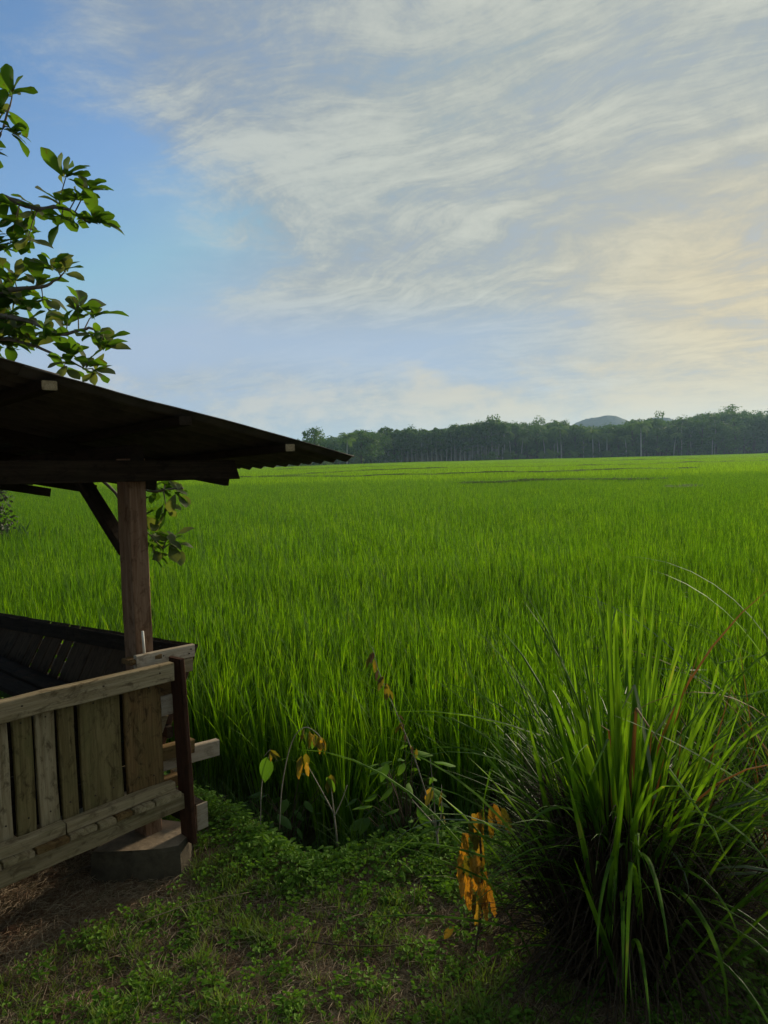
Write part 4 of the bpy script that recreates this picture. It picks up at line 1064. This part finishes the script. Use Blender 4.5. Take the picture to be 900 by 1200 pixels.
for k in range(26):
    pts_ = curve_pts(tw[0] if k < 20 else tw[1 + k % 2], 6); p_ = pts_[int(len(pts_) * random.uniform(.45 if k < 20 else .5, .98))]
    hang(s3, [ol_, ol_, gl_, ol_, yl_, gl_][k % 6] if k >= 20 else [ol_, M and pointed_leaf('leaf', .06, .02, .4, .9, M['litter'], .05)][k % 2], p_ + Vector((random.gauss(0, .01), random.gauss(0, .01), 0)), (random.uniform(-.6, .6), random.uniform(-.5, .2), -1), random.uniform(.4, .85))
# broad leaved weeds beside it
def weed_bush(name, loc, n_, rr, hh, me, label):
    o = empty(name, loc); tag(o, label, 'plant')
    mb = MB()
    for k in range(n_):
        az = k * 2.4; r = rr * math.sqrt((k + .5) / n_); z = hh * random.uniform(.35, 1.0)
        p_ = Vector((math.cos(az) * r, math.sin(az) * r, z)); mb.add(*tube([(0, 0, -.05), p_ * .5 + Vector((0, 0, .03)), p_], [.003, .002, .0015], 4))
        hang(o, me, p_, (math.cos(az) + random.gauss(0, .3), math.sin(az) + random.gauss(0, .3), random.uniform(-.4, .1)), random.uniform(.7, 1.2), (random.gauss(0, .3), random.gauss(0, .3), 1))
    mb.obj('stem', M['stem'], o)
weed_bush('leafy_plant', (.08, 3.28, -.05), 26, .17, .42, gl_, 'leafy green weed with pointed leaves left of the tall sapling')
weed_bush('leafy_plant', (.02, 3.42, -.2), 22, .2, .36, dl_, 'dark leafy weed down in the ditch behind the forked sapling')
weed_bush('leafy_plant', (-.52, 3.62, -.22), 18, .2, .28, dl_, 'dark leafy weed in the ditch beside the hut')
weed_bush('leafy_plant', (1.28, 2.62, 0.), 26, .2, .3, gl_, 'green broad leaved weed between the two grass clumps at right')
# wilted yellow and orange plant
yp = empty('wilted_plant', (.272, 2.38, 0.0)); tag(yp, 'wilted plant with hanging yellow and orange leaves on a dark stem', 'plant')
v, f = branch([(0, 0, -.02), (.008, 0, .07), (.02, 0, .14), (.03, .01, .3), (.025, .01, .44), (.04, .01, .52), (.075, .01, .54)], .005, .003, 4, 6); mesh_obj('stem', v, f, M['stem'], yp, smooth=True)
def wilt(L_, W_, m):
    """long limp leaf folded into pleats"""
    v, f = [], []; n_ = 12; k = 8; ph = random.uniform(0, 6)
    for i in range(n_ + 1):
        t = i / n_; wd = W_ * (.25 + .75 * math.sin(math.pi * min(1, .12 + .80 * t)) ** .8) * (1 if i < n_ else .55)
        for j in range(k + 1):
            s = j / k - .5; pl = .10 * W_ * math.sin(s * 19 + ph + t * 2) * (.4 + t)
            rag = .05 * L_ * math.sin(j * 2.3 + ph) * (i == n_)
            v.append((L_ * t + rag + random.gauss(0, .0015), s * wd + random.gauss(0, .001), pl + random.gauss(0, .0025)))
    for i in range(n_):
        for j in range(k): a = i * (k + 1) + j; f.append((a, a + 1, a + k + 2, a + k + 1))
    me = bpy.data.meshes.new('leaf'); me.from_pydata(v, [], f); me.polygons.foreach_set('use_smooth', [True] * len(f)); me.materials.append(m); return me
wl = [(-.01, .50), (.005, .51), (.02, .515), (.04, .52), (.06, .535), (.08, .54), (.10, .535), (-.03, .45), (-.01, .44), (.01, .45), (.025, .43), (-.045, .38), (-.03, .37), (-.01, .36), (.005, .38), (.02, .36), (.035, .35),
      (-.045, .31), (-.03, .30), (-.012, .29), (.005, .31), (.02, .28), (.04, .30), (-.02, .25), (.0, .24), (.018, .25), (.035, .24), (.05, .26), (.012, .22)]
for k, (x, z) in enumerate(wl):
    mm = 'orange' if z < .32 and k % 4 else ('olive' if k % 3 == 0 else ('yellow' if k % 3 == 1 else 'orange'))
    hang(yp, wilt(random.uniform(.065, .12), random.uniform(.018, .032), M[mm]), (x + random.gauss(0, .004), random.uniform(-.02, .02), z), (.25 if x > .07 else random.gauss(0, .12), random.gauss(0, .1), -1), 1.0, (random.gauss(0, .7), -1, 0))

# fallen leaf and loose stalks
fl = bpy.data.objects.new('fallen_leaf', pointed_leaf('fallen_leaf', .055, .026, .1, -.8, M['yellow'], .01)); COL.objects.link(fl)
fl.matrix_world = leaf_matrix((.175, 2.44, .035), (.6, .5, .45), (0, -.6, 1), 1.0); tag(fl, 'single fallen yellow leaf on the ground left of the wilted plant', 'leaf')
for nm, pts_, r_, lab in (('dry_stalk', [(-.93, 2.56, .04), (-.8, 2.62, .055), (-.70, 2.66, .06), (-.55, 2.72, .05)], .002, 'pale dry stalk lying on the grass in front of the footing stone'),
                     ('fallen_twig', [(-.30, 2.42, .05), (-.12, 2.38, .06), (.05, 2.40, .05), (.22, 2.43, .045)], .0028, 'dark fallen twig lying on the ground left of the grass clump'),
                     ('fallen_twig', [(-1.34, 2.86, .03), (-1.27, 2.93, .045), (-1.2, 2.95, .04), (-1.12, 2.99, .03)], .004, 'short stick under the floor beam of the hut'),
                     ('dry_stalk', [(.07, 2.62, .03), (.09, 2.66, .10), (.14, 2.67, .13), (.24, 2.66, .12)], .0018, 'thin bent dry stalk standing beside the wilted plant')):
    v, f = branch(pts_, r_, r_ * .5, 5, 5, .003); tag(mesh_obj(nm, v, f, M['straw'] if nm == 'dry_stalk' else M['stem'], smooth=True), lab, 'twig')

# ------------------------------------------------------------------ ground cover: grass tufts, small weeds, straw and litter
random.seed(5)
gt, wd_, st_, lt_ = [], [], [], []
for k in range(5):
    mb = MB()
    for _ in range(random.randint(14, 22)):
        az = random.uniform(0, 6.28); b = Vector((random.gauss(0, .014), random.gauss(0, .014), -.004))
        mb.add(*ribbon(b, az, random.uniform(.2, 1.2), random.uniform(.02, .06), random.uniform(.0022, .0045), random.uniform(.2, 1.3), 3, .2))
    gt.append(mb.obj('grass_tuft', M['grass'], link=False))
for k in range(4):
    mb = MB()
    for q in range(random.randint(9, 14)):
        az = random.uniform(0, 6.28); r = random.uniform(.002, .03); z = random.uniform(.012, .045); L_ = random.uniform(.012, .024); e = random.uniform(-.2, .5)
        mt = leaf_matrix((math.cos(az) * r, math.sin(az) * r, z), (math.cos(az), math.sin(az), e), (random.gauss(0, .2), random.gauss(0, .2), 1), 1)
        w_ = L_ * random.uniform(.28, .42)
        vv = [mt @ Vector(q2) for q2 in ((0, 0, 0), (L_ * .35, -w_, .002), (L_ * .75, -w_ * .8, 0), (L_, 0, -.003), (L_ * .75, w_ * .8, 0), (L_ * .35, w_, .002), (L_ * .5, 0, -.003))]
        mb.add(vv, [(0, 1, 6), (1, 2, 6), (2, 3, 6), (3, 4, 6), (4, 5, 6), (5, 0, 6)])
        mb.add([Vector((0, 0, -.01)), Vector((.0012, 0, -.01)), vv[0]], [(0, 1, 2)])
    wd_.append(mb.obj('small_weed', M['weed'], link=False))
for k in range(4):
    mb = MB()
    for q in range(16):
        a = random.uniform(0, 6.28); p_ = Vector((random.gauss(0, .03), random.gauss(0, .03), random.uniform(.0, .012)))
        L_ = random.uniform(.02, .07); d = Vector((math.cos(a), math.sin(a), random.gauss(0, .12))); s_ = Vector((-math.sin(a), math.cos(a), 0)) * random.uniform(.0006, .0014); up_ = Vector((0, 0, .001))
        m2 = p_ + d * L_ * .5 + Vector((random.gauss(0, .003), random.gauss(0, .003), .003)); e_ = p_ + d * L_
        mb.add([p_ - s_, p_ + up_, p_ + s_, m2 - s_, m2 + up_, m2 + s_, e_ - s_ * .3, e_ + s_ * .3], [(0, 1, 4, 3), (1, 2, 5, 4), (3, 4, 6), (4, 5, 7, 6)])
    st_.append(mb.obj('straw', M['straw'] if k % 2 else M['litter'], link=False))
for k in range(3):
    me = pointed_leaf('dead_leaf', random.uniform(.02, .04), random.uniform(.01, .018), .2, random.uniform(-.8, .8), M['litter'], .06)
    lt_.append(bpy.data.objects.new('dead_leaf', me))

def under_hut(x, y):
    a = rad(48); dx_, dy_ = x + .905, y - 3.0
    t = dx_ * math.cos(a) + dy_ * math.sin(a); w_ = -dx_ * math.sin(a) + dy_ * math.cos(a)
    return t < .0 and w_ > -.12
P = {k: ([], [], []) for k in ('g', 'w', 's', 'l')}
def put(k, x, y, s, tilt=.15):
    P[k][0].append((x, y, ground_z(x, y))); P[k][1].append((random.gauss(0, tilt), random.gauss(0, tilt), random.uniform(0, 6.28))); P[k][2].append((s, s, s * random.uniform(.8, 1.2)))
for _ in range(52000):
    y = random.uniform(1.2, 5.2); x = random.uniform(-.75 * y - .5, .72 * y + .5)
    if x < -4.5: continue
    e = edge_y(x); d = e - y
    if d < -.35: continue
    uh = under_hut(x, y)
    patch = fbm(x, y, 2.4, 4.0) + .5 * fbm(x, y, 7, 6.0)
    r = random.random()
    if uh:
        if r < .55: put('s', x, y, random.uniform(.6, 1.2))
        elif r < .58: put('l', x, y, random.uniform(.6, 1.3), .5)
        continue
    lush = max(0, 1 - d / .55)               # green fringe at the bank edge
    pg = .09 + .36 * max(0, patch + .15) + .12 * lush
    pw = .08 + .40 * max(0, fbm(x, y, 3.1, 9.0)) + .45 * lush
    if x < -.9 and y < 2.5: pw *= .4
    if r < pg: put('g', x, y, random.uniform(.5, 1.15) * (1 + .3 * max(0, patch)))
    elif r < pg + pw: put('w', x, y, random.uniform(.6, 1.2) * (1 + .35 * lush))
    elif r < pg + pw + .42: put('s', x, y, random.uniform(.5, 1.1))
    elif r < pg + pw + .455: put('l', x, y, random.uniform(.6, 1.4), .5)
# scattered bigger tufts
big = []
for _ in range(38):
    y = random.uniform(1.8, 3.2); x = random.uniform(-.6 * y, .3 * y)
    if under_hut(x, y): continue
    for q in range(7): put('g', x + random.gauss(0, .03), y + random.gauss(0, .03), random.uniform(.9, 1.5), .2)
for k, pr_, nm, lab, cat in (('g', gt, 'ground_grass', 'short green grass tufts growing on the bank', 'grass'), ('w', wd_, 'ground_weeds', 'small leafy weeds carpeting the edge of the bank', 'weeds'),
                        ('s', st_, 'ground_straw', 'dry straw and fibres strewn over the bare soil', 'straw'), ('l', lt_, 'leaf_litter', 'small dead brown leaves scattered on the ground', 'leaf litter')):
    tag(scatter(nm, *P[k], pr_), lab, cat, kind='stuff')
# ditch grass: long dark blades on the slope and in the ditch
dt = []
for k in range(4):
    mb = MB()
    for _ in range(22):
        az = random.uniform(0, 6.28); mb.add(*ribbon((random.gauss(0, .03), random.gauss(0, .03), 0), az, random.uniform(.1, .7), random.uniform(.2, .5), random.uniform(.004, .008), random.uniform(.4, 1.8), 5, .2))
    dt.append(mb.obj('ditch_grass', M['weed_dark'], link=False))
dp, dr_, dsc = [], [], []
for _ in range(700):
    x = random.uniform(-4, 3.2); y = edge_y(x) + random.uniform(.05, .6)
    if under_hut(x, y) and y < edge_y(x) + .25: continue
    dp.append((x, y, ground_z(x, y))); dr_.append((random.gauss(0, .15), random.gauss(0, .15), random.uniform(0, 6.28))); s = random.uniform(.45, .95); dsc.append((s, s, s))
tag(scatter('ditch_grass', dp, dr_, dsc, dt), 'dark tangled grass in the ditch between bank and rice', 'grass', kind='stuff')
# weedy broad leaves on the bank shoulder
bp, br_, bs_ = [], [], []
bw = []
for k in range(3):
    mb = MB()
    for q in range(9):
        az = q * 2.4; r = random.uniform(.01, .05); z = random.uniform(.03, .11)
        mt = leaf_matrix((math.cos(az) * r, math.sin(az) * r, z), (math.cos(az), math.sin(az), random.uniform(-.3, .3)), (random.gauss(0, .2), random.gauss(0, .2), 1), random.uniform(.35, .65))
        mb.add([mt @ q2.co for q2 in gl_.vertices], [tuple(pp.vertices) for pp in gl_.polygons])
        mb.add(*tube([(0, 0, -.01), (math.cos(az) * r, math.sin(az) * r, z)], [.0015, .001], 3))
    bw.append(mb.obj('bank_weed', M['weed'], link=False))
for _ in range(420):
    x = random.uniform(-3.6, 3.0); y = edge_y(x) + random.gauss(-.08, .12)
    if under_hut(x, y) and random.random() < .9: continue
    bp.append((x, y, ground_z(x, y))); br_.append((random.gauss(0, .15), random.gauss(0, .15), random.uniform(0, 6.28))); s = random.uniform(.5, 1.0); bs_.append((s, s, s))
for _ in range(160):
    x = random.uniform(.95, 2.2); y = random.uniform(1.9, 3.2); bp.append((x, y, ground_z(x, y))); br_.append((0, 0, random.uniform(0, 6.28))); s = random.uniform(.6, 1.2); bs_.append((s, s, s))
tag(scatter('bank_weeds', bp, br_, bs_, bw), 'broad leaved green weeds along the lip of the bank', 'weeds', kind='stuff')

# ------------------------------------------------------------------ haze: the air over the plain
me = bpy.data.meshes.new('haze'); bm = bmesh.new(); bmesh.ops.create_cube(bm, size=1.0); bm.to_mesh(me); bm.free()
hz = bpy.data.objects.new('haze', me); COL.objects.link(hz); hz.scale = (12000, 12000, 90); hz.location = (0, 0, 43.0)
mh = bpy.data.materials.new('haze_air'); mh.use_nodes = True; t = mh.node_tree; t.nodes.clear(); nh = N(t)
o_ = nh.new('ShaderNodeOutputMaterial'); vol = nh.new('ShaderNodeVolumePrincipled')
vol.inputs['Color'].default_value = (0.50, 0.74, 1.0, 1); vol.inputs['Density'].default_value = 0.00028; vol.inputs['Anisotropy'].default_value = 0.3
t.links.new(vol.outputs[0], o_.inputs['Volume']); me.materials.append(mh); tag(hz, 'thin pale blue haze over the plain', 'haze', kind='stuff')
